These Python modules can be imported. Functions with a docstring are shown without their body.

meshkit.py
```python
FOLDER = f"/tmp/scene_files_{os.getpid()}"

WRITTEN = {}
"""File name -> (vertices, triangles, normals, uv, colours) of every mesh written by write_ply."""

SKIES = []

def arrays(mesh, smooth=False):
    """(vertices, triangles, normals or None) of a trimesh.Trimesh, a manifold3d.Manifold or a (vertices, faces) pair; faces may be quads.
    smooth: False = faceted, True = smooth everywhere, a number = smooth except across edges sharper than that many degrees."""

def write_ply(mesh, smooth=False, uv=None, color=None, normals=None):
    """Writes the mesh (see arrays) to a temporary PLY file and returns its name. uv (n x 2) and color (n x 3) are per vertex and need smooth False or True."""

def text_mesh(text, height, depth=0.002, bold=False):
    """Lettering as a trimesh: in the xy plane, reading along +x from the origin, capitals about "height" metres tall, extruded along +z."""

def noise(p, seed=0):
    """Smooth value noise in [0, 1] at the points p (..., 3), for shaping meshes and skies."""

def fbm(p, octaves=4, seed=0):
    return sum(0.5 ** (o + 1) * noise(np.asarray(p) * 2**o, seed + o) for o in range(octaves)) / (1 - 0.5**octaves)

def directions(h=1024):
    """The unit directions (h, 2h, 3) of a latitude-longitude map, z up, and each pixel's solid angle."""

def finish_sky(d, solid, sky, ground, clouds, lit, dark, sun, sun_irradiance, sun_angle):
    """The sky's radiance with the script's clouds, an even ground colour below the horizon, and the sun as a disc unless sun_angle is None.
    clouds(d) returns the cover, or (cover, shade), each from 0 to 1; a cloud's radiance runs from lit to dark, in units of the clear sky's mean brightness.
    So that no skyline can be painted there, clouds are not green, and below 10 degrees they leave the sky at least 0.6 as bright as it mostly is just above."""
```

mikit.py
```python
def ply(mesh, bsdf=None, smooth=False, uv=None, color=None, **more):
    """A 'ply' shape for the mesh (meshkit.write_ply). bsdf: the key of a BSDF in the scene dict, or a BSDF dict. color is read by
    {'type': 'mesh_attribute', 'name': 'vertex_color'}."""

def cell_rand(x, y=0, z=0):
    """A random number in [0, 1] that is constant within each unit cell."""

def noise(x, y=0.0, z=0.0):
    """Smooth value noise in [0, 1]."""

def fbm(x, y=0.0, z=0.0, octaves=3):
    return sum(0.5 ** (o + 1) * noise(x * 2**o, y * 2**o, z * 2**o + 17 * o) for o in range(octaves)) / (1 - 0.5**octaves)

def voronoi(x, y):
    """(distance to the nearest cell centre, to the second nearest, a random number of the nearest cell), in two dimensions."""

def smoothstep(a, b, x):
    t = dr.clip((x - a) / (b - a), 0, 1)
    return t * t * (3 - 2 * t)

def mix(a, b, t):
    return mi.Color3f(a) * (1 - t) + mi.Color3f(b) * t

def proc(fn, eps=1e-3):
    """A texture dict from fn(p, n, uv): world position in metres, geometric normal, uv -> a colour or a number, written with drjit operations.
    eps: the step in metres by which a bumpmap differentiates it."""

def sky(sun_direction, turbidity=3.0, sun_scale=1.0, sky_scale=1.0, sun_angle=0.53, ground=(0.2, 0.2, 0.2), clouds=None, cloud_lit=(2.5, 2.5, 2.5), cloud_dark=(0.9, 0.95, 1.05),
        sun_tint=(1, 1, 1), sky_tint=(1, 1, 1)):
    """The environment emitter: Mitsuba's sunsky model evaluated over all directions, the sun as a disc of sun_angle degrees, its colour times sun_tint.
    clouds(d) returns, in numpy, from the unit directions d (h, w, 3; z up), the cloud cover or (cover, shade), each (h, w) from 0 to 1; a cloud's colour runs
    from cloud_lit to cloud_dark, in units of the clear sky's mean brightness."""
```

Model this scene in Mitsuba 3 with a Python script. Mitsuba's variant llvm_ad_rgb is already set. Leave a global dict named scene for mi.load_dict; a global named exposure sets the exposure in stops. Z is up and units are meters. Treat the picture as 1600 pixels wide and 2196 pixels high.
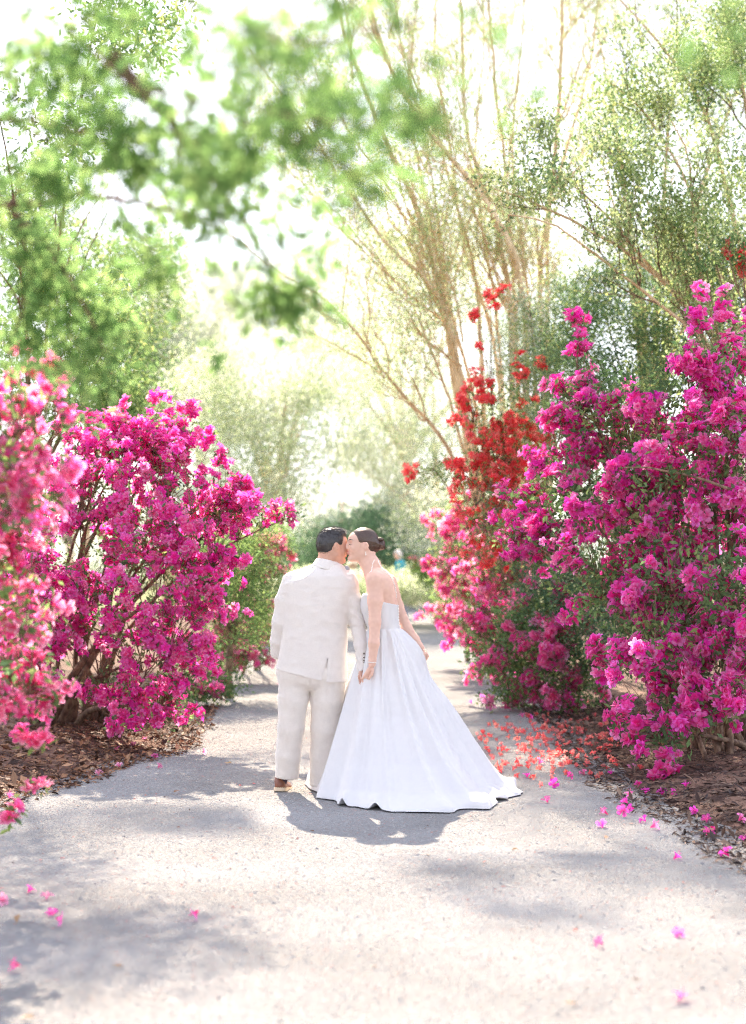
import math
import numpy as np
import trimesh
import drjit as dr
import mitsuba as mi
import mikit
import meshkit
from mikit import noise as pn, fbm as pfbm, smoothstep as psm, mix as pmix, cell_rand, voronoi
from scipy.interpolate import PchipInterpolator
from scipy.spatial import cKDTree

T = mi.ScalarTransform4f
scene, labels = {}, {}

# ------------------------------------------------------------------ camera, sky, exposure
FPX, CX, CY, HORIZON = 3600.0, 800.0, 1098.0, 1205.0        # measured on the photograph (1600 x 2196)
CAM_Z, FOCUS = 1.53, 11.0
PITCH = math.atan((HORIZON - CY) / FPX)
exposure = 3.62
SUN = (-0.15, 1.0, 0.88)
scene['camera'] = {
    'type': 'thinlens', 'fov': math.degrees(2 * math.atan(800.0 / FPX)), 'fov_axis': 'x',
    'aperture_radius': 0.019, 'focus_distance': FOCUS, 'near_clip': 0.05, 'far_clip': 3000.0,
    'to_world': T().look_at(origin=[0, 0, CAM_Z], target=[0, math.cos(PITCH), CAM_Z + math.sin(PITCH)], up=[0, 0, 1]),
}


def thin_cloud(d):
    return .30 + .35 * np.clip((meshkit.fbm(d * [3.0, 3.0, 6.0] + 7.0, 4, 2) - .40) * 3.0, 0, 1)


scene['daylight'] = mikit.sky(SUN, turbidity=3.0, ground=(0.3, 0.3, 0.28), clouds=thin_cloud, sky_tint=(1.22, 1.0, .92), sun_tint=(.97, 1.0, 1.07), cloud_lit=(2.5, 2.4, 2.45))


def at(px, py, y):
    """World point that stands y metres ahead of the camera and is seen at the photograph's pixel (px, py)."""
    u, v = (px - CX) / FPX, (CY - py) / FPX
    c, s = math.cos(PITCH), math.sin(PITCH)
    d = np.array([u, c - s * v, s + c * v])
    return np.array([0, 0, CAM_Z]) + d * (y / d[1])


def gnd(px, py):
    p1 = at(px, py, 1.0)
    t = CAM_Z / (CAM_Z - p1[2])
    return np.array([p1[0] * t, t, 0.0])


def unit(v):
    v = np.asarray(v, float)
    return v / np.maximum(np.linalg.norm(v, axis=-1, keepdims=True), 1e-12)


# ------------------------------------------------------------------ materials
def rgb(*c):
    return {'type': 'rgb', 'value': list(c)}


VC = {'type': 'mesh_attribute', 'name': 'vertex_color'}
scene['leaf_material'] = {'type': 'principledthin', 'base_color': VC, 'roughness': 0.27, 'diff_trans': 1.25, 'eta': 1.5}
scene['soft_leaf_material'] = {'type': 'principledthin', 'base_color': VC, 'roughness': 0.4, 'diff_trans': 1.5, 'eta': 1.45}
scene['petal_material'] = {'type': 'principledthin', 'base_color': VC, 'roughness': 0.38, 'diff_trans': 1.55, 'eta': 1.4}


def bark_fn(p, n, uv):
    g = pfbm(p.x * 26, p.y * 26, p.z * 7, 3)
    return pmix([0.46, 0.32, 0.18], [0.66, 0.51, 0.34], psm(0.3, 0.7, g))


def dark_bark_fn(p, n, uv):
    g = pfbm(p.x * 40, p.y * 40, p.z * 14, 3)
    return pmix([0.10, 0.062, 0.045], [0.25, 0.165, 0.11], psm(0.3, 0.72, g))


scene['tan_bark_material'] = {'type': 'principled', 'base_color': mikit.proc(bark_fn), 'roughness': 0.75, 'specular': 0.3}
scene['brown_bark_material'] = {'type': 'principled', 'base_color': mikit.proc(dark_bark_fn), 'roughness': 0.85, 'specular': 0.25}


def gravel_fn(p, n, uv):
    f, s, r = voronoi(p.x * 85, p.y * 85)
    tone = 0.25 + 0.13 * (r - 0.5) + 0.13 * (pfbm(p.x * 1.7, p.y * 1.7, 0.0, 3) - 0.5)
    edge = psm(0.0, 0.22, s - f)
    base = pmix([0.93, 0.94, 0.97], [1.05, 1.02, 0.99], pn(p.x * 60, p.y * 60, 3.0))
    base = pmix(base, [1.0, 0.66, 0.58], psm(0.955, 0.96, cell_rand(p.x * 110, p.y * 110, 5.0)))
    return base * tone * (0.72 + 0.28 * edge)


def gravel_bump(p, n, uv):
    f, s, r = voronoi(p.x * 85, p.y * 85)
    return psm(0.0, 0.5, s - f) * (0.3 + r)


scene['gravel_material'] = {'type': 'twosided', 'bsdf': {'type': 'bumpmap', 'arbitrary': mikit.proc(gravel_bump, 0.002), 'scale': 0.004,
                            'nested': {'type': 'principled', 'base_color': mikit.proc(gravel_fn), 'roughness': 0.8, 'specular': 0.35}}}


def pebble_fn(p, n, uv):
    r = cell_rand(p.x * 60, p.y * 60, 1.0)
    c = pmix([0.20, 0.195, 0.20], [0.37, 0.36, 0.35], r)
    c = pmix(c, [0.44, 0.23, 0.19], psm(0.93, 0.94, cell_rand(p.x * 60, p.y * 60, 7.0)))
    return pmix(c, [0.15, 0.14, 0.14], psm(0.97, 0.98, cell_rand(p.x * 60, p.y * 60, 9.0)))


scene['pebble_material'] = {'type': 'twosided', 'bsdf': {'type': 'principled', 'base_color': mikit.proc(pebble_fn), 'roughness': 0.6, 'specular': 0.4}}


def soil_fn(p, n, uv):
    g = pfbm(p.x * 9, p.y * 9, 0.0, 4)
    return pmix([0.055, 0.032, 0.026], [0.19, 0.115, 0.085], psm(0.3, 0.75, g))


scene['soil_material'] = {'type': 'twosided', 'bsdf': {'type': 'principled', 'base_color': mikit.proc(soil_fn), 'roughness': 0.95, 'specular': 0.2}}


def turf_fn(p, n, uv):
    g = pfbm(p.x * 0.7, p.y * 0.7, 0.0, 4)
    return pmix([0.13, 0.12, 0.07], [0.20, 0.23, 0.09], psm(0.3, 0.7, g))


scene['turf_material'] = {'type': 'twosided', 'bsdf': {'type': 'principled', 'base_color': mikit.proc(turf_fn), 'roughness': 0.95, 'specular': 0.1}}
scene['litter_material'] = {'type': 'twosided', 'bsdf': {'type': 'principled', 'base_color': VC, 'roughness': 0.7, 'specular': 0.3}}

# ------------------------------------------------------------------ mesh helpers
used = {}


def name_key(name):
    n = used.get(name, 0)
    used[name] = n + 1
    return name if n == 0 else f'{name}_{n:03d}'


def put(key, mesh, bsdf, smooth=False, color=None, **more):
    scene[key] = mikit.ply(mesh, bsdf, smooth=smooth, color=color, **more)
    return key


def say(key, label=None, category=None, group=None, kind=None):
    d = {k: v for k, v in dict(label=label, category=category, group=group, kind=kind).items() if v}
    labels[key] = d


class MB:
    """Collects pieces (vertices, triangles, colours) of ONE mesh."""

    def __init__(self):
        self.v, self.f, self.c, self.n = [], [], [], 0

    def add(self, v, f, c=None):
        if len(v) == 0:
            return
        self.v.append(np.asarray(v, np.float32))
        self.f.append(np.asarray(f, np.int64) + self.n)
        if c is not None:
            c = np.asarray(c, np.float32)
            self.c.append(np.broadcast_to(c, (len(v), 3)))
        self.n += len(v)

    def put(self, key, bsdf, smooth=False):
        if not self.v:
            return None
        col = np.vstack(self.c) if self.c else None
        return put(key, (np.vstack(self.v), np.vstack(self.f)), bsdf, smooth, col)


def tube(P, R, n=6, cap=True):
    P = np.asarray(P, float)
    m = len(P)
    R = np.broadcast_to(np.asarray(R, float), (m,))
    t = unit(np.gradient(P, axis=0))
    mean = unit(P[-1] - P[0])
    ref = np.eye(3)[np.argmin(np.abs(mean))]
    a = unit(np.cross(t, ref))
    b = np.cross(t, a)
    ang = np.arange(n) * 2 * np.pi / n
    V = P[:, None] + R[:, None, None] * (np.cos(ang)[None, :, None] * a[:, None] + np.sin(ang)[None, :, None] * b[:, None])
    V = V.reshape(-1, 3)
    i, j = np.meshgrid(np.arange(m - 1), np.arange(n), indexing='ij')
    i, j = i.ravel(), j.ravel()
    k = (j + 1) % n
    F = np.vstack([np.stack([i * n + j, i * n + k, (i + 1) * n + k], 1), np.stack([i * n + j, (i + 1) * n + k, (i + 1) * n + j], 1)])
    if cap:
        V = np.vstack([V, P[0], P[-1]])
        j = np.arange(n)
        k = (j + 1) % n
        F = np.vstack([F, np.stack([j * 0 + m * n, k, j], 1), np.stack([j * 0 + m * n + 1, (m - 1) * n + j, (m - 1) * n + k], 1)])
    return V, F


def spline(P, n):
    """Smooth resampling of a polyline of any columns to n rows."""
    P = np.asarray(P, float)
    s = np.concatenate([[0], np.cumsum(np.linalg.norm(np.diff(P[:, :3], axis=0), axis=1) + 1e-9)])
    return PchipInterpolator(s, P)(np.linspace(0, s[-1], n))


def wobble(P, amp, rng):
    """A little irregular bending of a polyline, none at its ends' start."""
    n = len(P)
    w = np.cumsum(rng.normal(0, 1, (n, 3)), 0)
    w -= np.linspace(0, 1, n)[:, None] * w[-1]
    return P + w * amp


LEAF2 = (np.array([[0, 0, 0], [.48, .23, .05], [1, 0, -.04], [.48, -.23, .05]]), np.array([[0, 2, 1], [0, 3, 2]]))
LEAF4 = (np.array([[0, 0, 0], [.30, .17, .05], [.66, .18, .03], [1, 0, -.08], [.66, -.18, .03], [.30, -.17, .05]]), np.array([[0, 5, 1], [1, 5, 4], [1, 4, 2], [2, 4, 3]]))
LEAF6 = (np.array([[0, 0, 0], [.28, .17, .05], [.62, .19, .04], [1, 0, -.08], [.62, -.19, .04], [.28, -.17, .05], [.45, 0, 0.0]]),
         np.array([[0, 6, 1], [1, 6, 2], [2, 6, 3], [3, 6, 4], [4, 6, 5], [5, 6, 0]]))


def leaves(pos, axis, normal, size, tmpl, width=1.0):
    """(vertices, triangles, index of the leaf of each vertex) of many leaves."""
    tv, tf = tmpl
    n, k = len(pos), len(tv)
    x = unit(axis)
    z = unit(normal - x * (normal * x).sum(-1, keepdims=True))
    y = np.cross(z, x)
    size = np.broadcast_to(np.asarray(size, float), (n,))
    V = pos[:, None] + size[:, None, None] * (tv[None, :, 0, None] * x[:, None] + width * tv[None, :, 1, None] * y[:, None] + tv[None, :, 2, None] * z[:, None])
    F = tf[None] + (np.arange(n) * k)[:, None, None]
    return V.reshape(-1, 3), F.reshape(-1, 3), np.repeat(np.arange(n), k)


def tones(rng, n, palette, jitter=0.15):
    pal = np.asarray(palette, float)
    a, b, t = pal[rng.integers(0, len(pal), n)], pal[rng.integers(0, len(pal), n)], rng.random((n, 1))
    return np.clip((a * (1 - t) + b * t) * (1 + jitter * rng.normal(0, 1, (n, 1))), 0.004, 0.95)


def rand_dir(rng, n):
    return unit(rng.normal(0, 1, (n, 3)))


def lump_world(lumps):
    """(px, py, y, half width px, half height px, half depth m) -> centres and radii in metres."""
    c = np.array([at(a[0], a[1], a[2]) for a in lumps])
    r = np.array([[a[3] * a[2] / FPX, a[5], a[4] * a[2] / FPX] for a in lumps])
    return c, r


def in_lumps(rng, lumps, n, inner=0.5, gap=0.0, gscale=2.0, zmin=0.08, seed=0, power=1.0):
    """n points in a union of ellipsoids, nearer to their surfaces than to their middles, and the outward direction there."""
    c, r = lump_world(lumps)
    w = (r[:, 0] * r[:, 1] + r[:, 1] * r[:, 2] + r[:, 0] * r[:, 2])
    w = w / w.sum()
    P, N, m = [], [], 0
    for _ in range(60):
        k = rng.choice(len(c), 2 * n, p=w)
        d = rand_dir(rng, 2 * n)
        rad = inner + (1 - inner) * rng.random(2 * n) ** power
        p = c[k] + d * r[k] * rad[:, None]
        ok = p[:, 2] > zmin
        if gap:
            ok &= meshkit.fbm(p * gscale + 31.7, 3, seed) > gap
        P.append(p[ok])
        N.append(unit(d[ok] / r[k][ok]))
        m += ok.sum()
        if m >= n:
            break
    return np.vstack(P)[:n], np.vstack(N)[:n]


def foliage(mb, lumps, n, size, palette, seed, tmpl=LEAF2, per=30, sigma=0.12, inner=0.35, gap=0.0, gscale=1.5, zmin=0.05, width=1.0, up=0.5, jitter=0.15):
    """Leaves in clumps through the volume of the lumps."""
    rng = np.random.default_rng(seed)
    m = max(1, n // per)
    C, N = in_lumps(rng, lumps, m, inner, gap, gscale, zmin, seed, 0.7)
    k = rng.integers(0, len(C), n)
    pos = C[k] + rng.normal(0, sigma, (n, 3)) * np.array([1, 1, 0.7])
    pos[:, 2] = np.maximum(pos[:, 2], 0.02)
    ax = unit(rand_dir(rng, n) + 0.5 * N[k] + [0, 0, -0.1])
    nm = rand_dir(rng, n) + np.array([0, 0, up])
    V, F, i = leaves(pos, ax, nm, size * rng.uniform(0.65, 1.25, n), tmpl, width)
    tone = tones(rng, len(C), palette, jitter)[k] * (1 + 0.12 * rng.normal(0, 1, (n, 1)))
    mb.add(V, F, np.clip(tone, 0.004, 0.95)[i])


def limb(mb, P, r0, r1, rng, n=10, sides=6, amp=0.01):
    Q = wobble(spline(P, n), amp, rng)
    R = np.linspace(r0, r1, n)
    mb.add(*tube(Q, R, sides))
    return Q, R


def grow(mb, Q, R, rng, kids, length, spread, up, levels, tips, sides=4, tmin=0.25):
    """Children of a limb, and theirs; tips gathers the twigs' points and directions."""
    m = len(Q)
    for _ in range(kids):
        t = tmin + (1 - tmin) * rng.random()
        i = min(m - 2, int(t * (m - 1)))
        tg = unit(Q[i + 1] - Q[i])
        side = unit(np.cross(tg, rand_dir(rng, 1)[0]))
        d = unit(tg * rng.uniform(0.5, 1.0) + side * spread * rng.uniform(0.5, 1.2) + np.array([0, 0, up]))
        L = length * rng.uniform(0.6, 1.2) * (1.15 - 0.5 * t)
        k = 6
        s = np.linspace(0, 1, k)[:, None]
        P = Q[i] + d * s * L + np.array([0, 0, up * 0.3]) * s ** 2 * L
        P = wobble(P, L * 0.03, rng)
        r = max(0.0018, min(R[i] * 0.6, L * 0.016))
        mb.add(*tube(P, np.linspace(r, max(0.0012, r * 0.35), k), sides if levels > 1 else 3, cap=False))
        if levels > 1:
            grow(mb, P, np.linspace(r, r * 0.4, k), rng, max(2, int(kids * 0.7)), length * 0.55, spread, up, levels - 1, tips, 3, 0.2)
        else:
            tips.append(np.hstack([P[1:], np.tile(d, (k - 1, 1))]))


def leaves_on(mb, tips, n, size, palette, rng, tmpl=LEAF2, sigma=0.03, width=1.0, up=0.5):
    tp = np.vstack(tips)
    k = rng.integers(0, len(tp), n)
    pos = tp[k, :3] + rng.normal(0, sigma, (n, 3))
    ax = unit(tp[k, 3:] * 0.6 + rand_dir(rng, n))
    V, F, i = leaves(pos, ax, rand_dir(rng, n) + [0, 0, up], size * rng.uniform(0.6, 1.25, n), tmpl, width)
    mb.add(V, F, tones(rng, n, palette)[i])

# ------------------------------------------------------------------ the setting: ground, path, beds
def sheet(xs, ys, zf):
    X, Y = np.meshgrid(xs, ys)
    V = np.stack([X.ravel(), Y.ravel(), zf(X, Y).ravel()], 1)
    n = len(xs)
    i, j = np.meshgrid(np.arange(len(ys) - 1), np.arange(n - 1), indexing='ij')
    a = (i * n + j).ravel()
    return V, np.vstack([np.stack([a, a + 1, a + n + 1], 1), np.stack([a, a + n + 1, a + n], 1)])


put('ground', sheet(np.array([-300, -100, -30, -10, 0, 10, 30, 100, 300.0]), np.array([-60, -30, -5, 5, 20, 60, 150, 420.0]), lambda x, y: x * 0), 'turf_material')
say('ground', 'dry pale green turf beyond the gravel path', kind='structure')

RIGHT = np.array([[-6, 2.9], [6.5, 2.3], [8.5, 1.93], [9.9, 1.87], [11.4, 1.70], [13.3, 1.72], [15.5, 1.80], [18, 1.75], [25, 1.7], [38, 1.9], [48, 3.2], [62, 6.5]])
LEFT = np.array([[-6, -3.0], [6.5, -2.75], [9, -2.6], [10.7, -2.36], [12.4, -1.95], [13.9, -1.65], [16, -1.75], [20, -1.9], [26, -1.9], [38, -1.6], [48, -0.6], [62, 1.5]])
right_x, left_x = PchipInterpolator(RIGHT[:, 0], RIGHT[:, 1]), PchipInterpolator(LEFT[:, 0], LEFT[:, 1])


def edge_noise(y, seed):
    p = np.stack([y * 1.7, y * 0 + seed, y * 0], -1)
    return 0.24 * (meshkit.fbm(p * 1.3, 4, seed) - 0.5)


def path_z(x, y):
    p = np.stack([x, y, x * 0], -1)
    return 0.004 + 0.022 * meshkit.fbm(p * 1.1, 3, 4) + 0.006 * meshkit.noise(p * 6, 5)


ys = np.concatenate([np.linspace(-6, 4.5, 12), np.arange(4.6, 18, 0.07), np.linspace(18.2, 62, 90)])
u = np.linspace(0, 1, 80)
L_, R_ = left_x(ys) - 0.25, right_x(ys) + 0.25
X = L_[:, None] + u[None] * (R_ - L_)[:, None]
Y = np.repeat(ys[:, None], len(u), 1)
V = np.stack([X, Y, path_z(X, Y)], -1).reshape(-1, 3)
i, j = np.meshgrid(np.arange(len(ys) - 1), np.arange(len(u) - 1), indexing='ij')
a = (i * len(u) + j).ravel()
n = len(u)
put('gravel_path', (V, np.vstack([np.stack([a, a + 1, a + n + 1], 1), np.stack([a, a + n + 1, a + n], 1)])), 'gravel_material', True)
say('gravel_path', 'pale crushed gravel garden path dappled with sun', kind='structure')


def bed_z(s, x, y):
    p = np.stack([x, y, x * 0], -1)
    return -0.02 + 0.13 * np.clip(s / 0.9, 0, 1) ** 0.7 + 0.035 * meshkit.fbm(p * 2.3, 4, 8) * np.clip(s / 0.2, 0, 1)


for side, ex, key, lab in ((1, right_x, 'mulch_bed', 'dark brown mulch bed under the azaleas right of the path'), (-1, left_x, 'mulch_bed_001', 'brown leaf mulch bed under the azaleas left of the path')):
    ys = np.concatenate([np.linspace(-3, 6, 10), np.arange(6.1, 19, 0.08), np.linspace(19.5, 48, 50)])
    s = np.concatenate([np.linspace(-0.12, 1.2, 28), np.linspace(1.3, 7, 16)])
    e = ex(ys) + edge_noise(ys, 3 + side)
    X = e[:, None] + side * s[None]
    Y = np.repeat(ys[:, None], len(s), 1)
    V = np.stack([X, Y, bed_z(np.repeat(s[None], len(ys), 0), X, Y)], -1).reshape(-1, 3)
    i, j = np.meshgrid(np.arange(len(ys) - 1), np.arange(len(s) - 1), indexing='ij')
    n = len(s)
    a = (i * n + j).ravel()
    put(key, (V, np.vstack([np.stack([a, a + 1, a + n + 1], 1), np.stack([a, a + n + 1, a + n], 1)])), 'soil_material', True)
    say(key, lab, kind='structure')
used['mulch_bed'] = 2

# loose stones of the path: nobody could count them
rng = np.random.default_rng(11)
N = 64000
y = 5.2 + 12.5 * rng.random(N) ** 1.25
x = left_x(y) + (right_x(y) - left_x(y)) * rng.random(N)
x = np.clip(x, -0.27 * y - 0.3, 0.27 * y + 0.3)
size = rng.uniform(0.003, 0.0065, N) * (1 + 0.8 * (rng.random(N) < 0.05))
octv = np.array([[1, 0, 0], [0, 1, 0], [-1, 0, 0], [0, -1, 0], [0, 0, 1.0]])
octf = np.array([[0, 1, 4], [1, 2, 4], [2, 3, 4], [3, 0, 4]])
ang = rng.uniform(0, 6.28, N)
c_, s_ = np.cos(ang), np.sin(ang)
sx = rng.uniform(0.7, 1.5, N)
V = octv[None] * np.stack([sx, 1 / sx, rng.uniform(0.5, 0.9, N)], 1)[:, None] * size[:, None, None] * (1 + 0.35 * rng.normal(0, 1, (N, 5, 1)).clip(-1, 1))
V = np.stack([V[..., 0] * c_[:, None] - V[..., 1] * s_[:, None], V[..., 0] * s_[:, None] + V[..., 1] * c_[:, None], V[..., 2]], -1)
V += np.stack([x, y, path_z(x, y) - 0.001], 1)[:, None]
put('gravel', (V.reshape(-1, 3), (octf[None] + (np.arange(N) * 5)[:, None, None]).reshape(-1, 3)), 'pebble_material')
say('gravel', 'loose grey and reddish gravel stones on the path', 'gravel', kind='stuff')

# mulch of chips, needles and dead leaves on both beds
for side, ex, key, lab, pal in ((1, right_x, 'mulch', 'dark wood chips and dead leaves on the right bed', [[.05, .03, .028], [.12, .07, .05], [.22, .15, .11], [.03, .022, .022]]),
                                (-1, left_x, 'mulch_001', 'reddish brown dead leaves and chips on the left bed', [[.10, .045, .03], [.22, .10, .05], [.30, .17, .10], [.05, .03, .025]])):
    rng = np.random.default_rng(21 + side)
    mb = MB()
    N = 24000
    y = 6.5 + 11 * rng.random(N)
    s = rng.gamma(1.25, 0.75, N) - 0.22
    x = ex(y) + edge_noise(y, 3 + side) + side * s
    z = np.maximum(bed_z(s, x, y), path_z(x, y)) + rng.uniform(0.002, 0.022, N)
    ax = rand_dir(rng, N) * [1, 1, 0.35]
    V, F, k = leaves(np.stack([x, y, z], 1), ax, rand_dir(rng, N) * 0.7 + [0, 0, 1], rng.gamma(2.2, 0.017, N).clip(0.01, 0.11), LEAF2, rng.uniform(0.35, 1.3))
    mb.add(V, F, tones(rng, N, pal, 0.25)[k])
    mb.put(key, 'litter_material')
    say(key, lab, 'mulch', kind='stuff')
used['mulch'] = 2


# ------------------------------------------------------------------ azaleas
def flower_template(seed, stamens=True):
    """A funnel of five petals about z, radius 1; per-vertex shade key: 0 rim, 1 throat, 2 stamen."""
    rng = np.random.default_rng(seed)
    V, F, K = [], [], []
    for p in range(5):
        a = p * 2 * np.pi / 5 + rng.normal(0, 0.09)
        w = rng.uniform(0.88, 1.1)
        curl = rng.uniform(-0.28, 0.12)
        ln = rng.uniform(0.9, 1.08)
        rows = [(0.05, 0.05, -0.55, 1), (0.30, 0.17, -0.12, 1), (0.62, 0.36, 0.14, 0), (0.88, 0.30, 0.18 + curl * 0.5, 0)]
        pts = []
        for r, hw, z, key in rows:
            for s in (-1, 0, 1):
                zz = z + (0.07 if s else 0) * (1 - r) + rng.normal(0, 0.03) * r
                pts.append(([r * ln, s * hw * w, zz], key if s == 0 or key == 1 else 0))
        pts.append(([1.0 * ln, rng.normal(0, 0.03), 0.16 + curl], 0))
        b = len(V)
        c, s = np.cos(a), np.sin(a)
        for q, key in pts:
            V.append([q[0] * c - q[1] * s, q[0] * s + q[1] * c, q[2]])
            K.append(key)
        for r in range(3):
            for s in range(2):
                i = b + r * 3 + s
                F += [[i, i + 3, i + 1], [i + 1, i + 3, i + 4]]
        F += [[b + 9, b + 12, b + 10], [b + 10, b + 12, b + 11]]
    if stamens:
        for p in range(5):
            a = rng.uniform(0, 6.28)
            e = np.array([0.3 * np.cos(a), 0.3 * np.sin(a) + 0.15, 0.62])
            b = len(V)
            V += [[0, 0, -0.4], [0.02, 0.02, -0.4], (e * [0.6, 0.6, 0.75]).tolist(), e.tolist()]
            K += [2, 2, 2, 2]
            F += [[b, b + 1, b + 2], [b + 1, b + 3, b + 2]]
    return np.array(V), np.array(F), np.array(K)


def small_flower(seed):
    """The same blossom with fewer facets, for the many behind and between."""
    rng = np.random.default_rng(seed)
    V, F, K = [], [], []
    for p in range(5):
        a = p * 2 * np.pi / 5 + rng.normal(0, .1)
        cu, w, b = rng.uniform(-.28, .14), rng.uniform(.9, 1.15), len(V)
        c, s = np.cos(a), np.sin(a)
        for q, key in (((.05, 0, -.5), 1), ((.55, .36 * w, .14), 0), ((.55, -.36 * w, .14), 0), ((.97, .19 * w, .16 + cu), 0), ((.97, -.19 * w, .16 + cu), 0), ((.5, 0, .0), 1)):
            V.append([q[0] * c - q[1] * s, q[0] * s + q[1] * c, q[2]])
            K.append(key)
        F += [[b, b + 5, b + 1], [b, b + 2, b + 5], [b + 5, b + 3, b + 1], [b + 5, b + 2, b + 4], [b + 5, b + 4, b + 3]]
    return np.array(V), np.array(F), np.array(K)


FLOWERS_REST = [small_flower(s + 40) for s in range(6)]
FLOWERS = [flower_template(s) for s in range(6)]
FLOWERS_LOW = [flower_template(s + 20, False) for s in range(4)]


def frame(nz, spin):
    """Rotation matrices (n, 3, 3) whose third column is nz."""
    nz = unit(nz)
    ref = np.where(np.abs(nz[:, 2:3]) < 0.9, [[0, 0, 1.0]], [[1.0, 0, 0]])
    x = unit(np.cross(ref, nz))
    y = np.cross(nz, x)
    c, s = np.cos(spin)[:, None], np.sin(spin)[:, None]
    return np.stack([x * c + y * s, -x * s + y * c, nz], -1)


def petal_colours(K, tone):
    """tone (3,) or (n, 3) -> colours by shade key: throat deeper and redder, stamens pale."""
    tone = np.atleast_2d(tone)
    throat = np.clip(tone * [0.92, 0.45, 0.62] + [0.03, 0, 0], 0, 1)
    stamen = np.clip(tone * 0.5 + [0.35, 0.12, 0.18], 0, 1)
    return np.stack([tone, throat, stamen], 1)[:, K].reshape(-1, 3)


def project(P):
    c, s = math.cos(PITCH), math.sin(PITCH)
    x, y, z = P[:, 0], P[:, 1], P[:, 2] - CAM_Z
    d = y * c + z * s
    return CX + FPX * x / d, CY - FPX * (-y * s + z * c) / d, d


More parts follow.
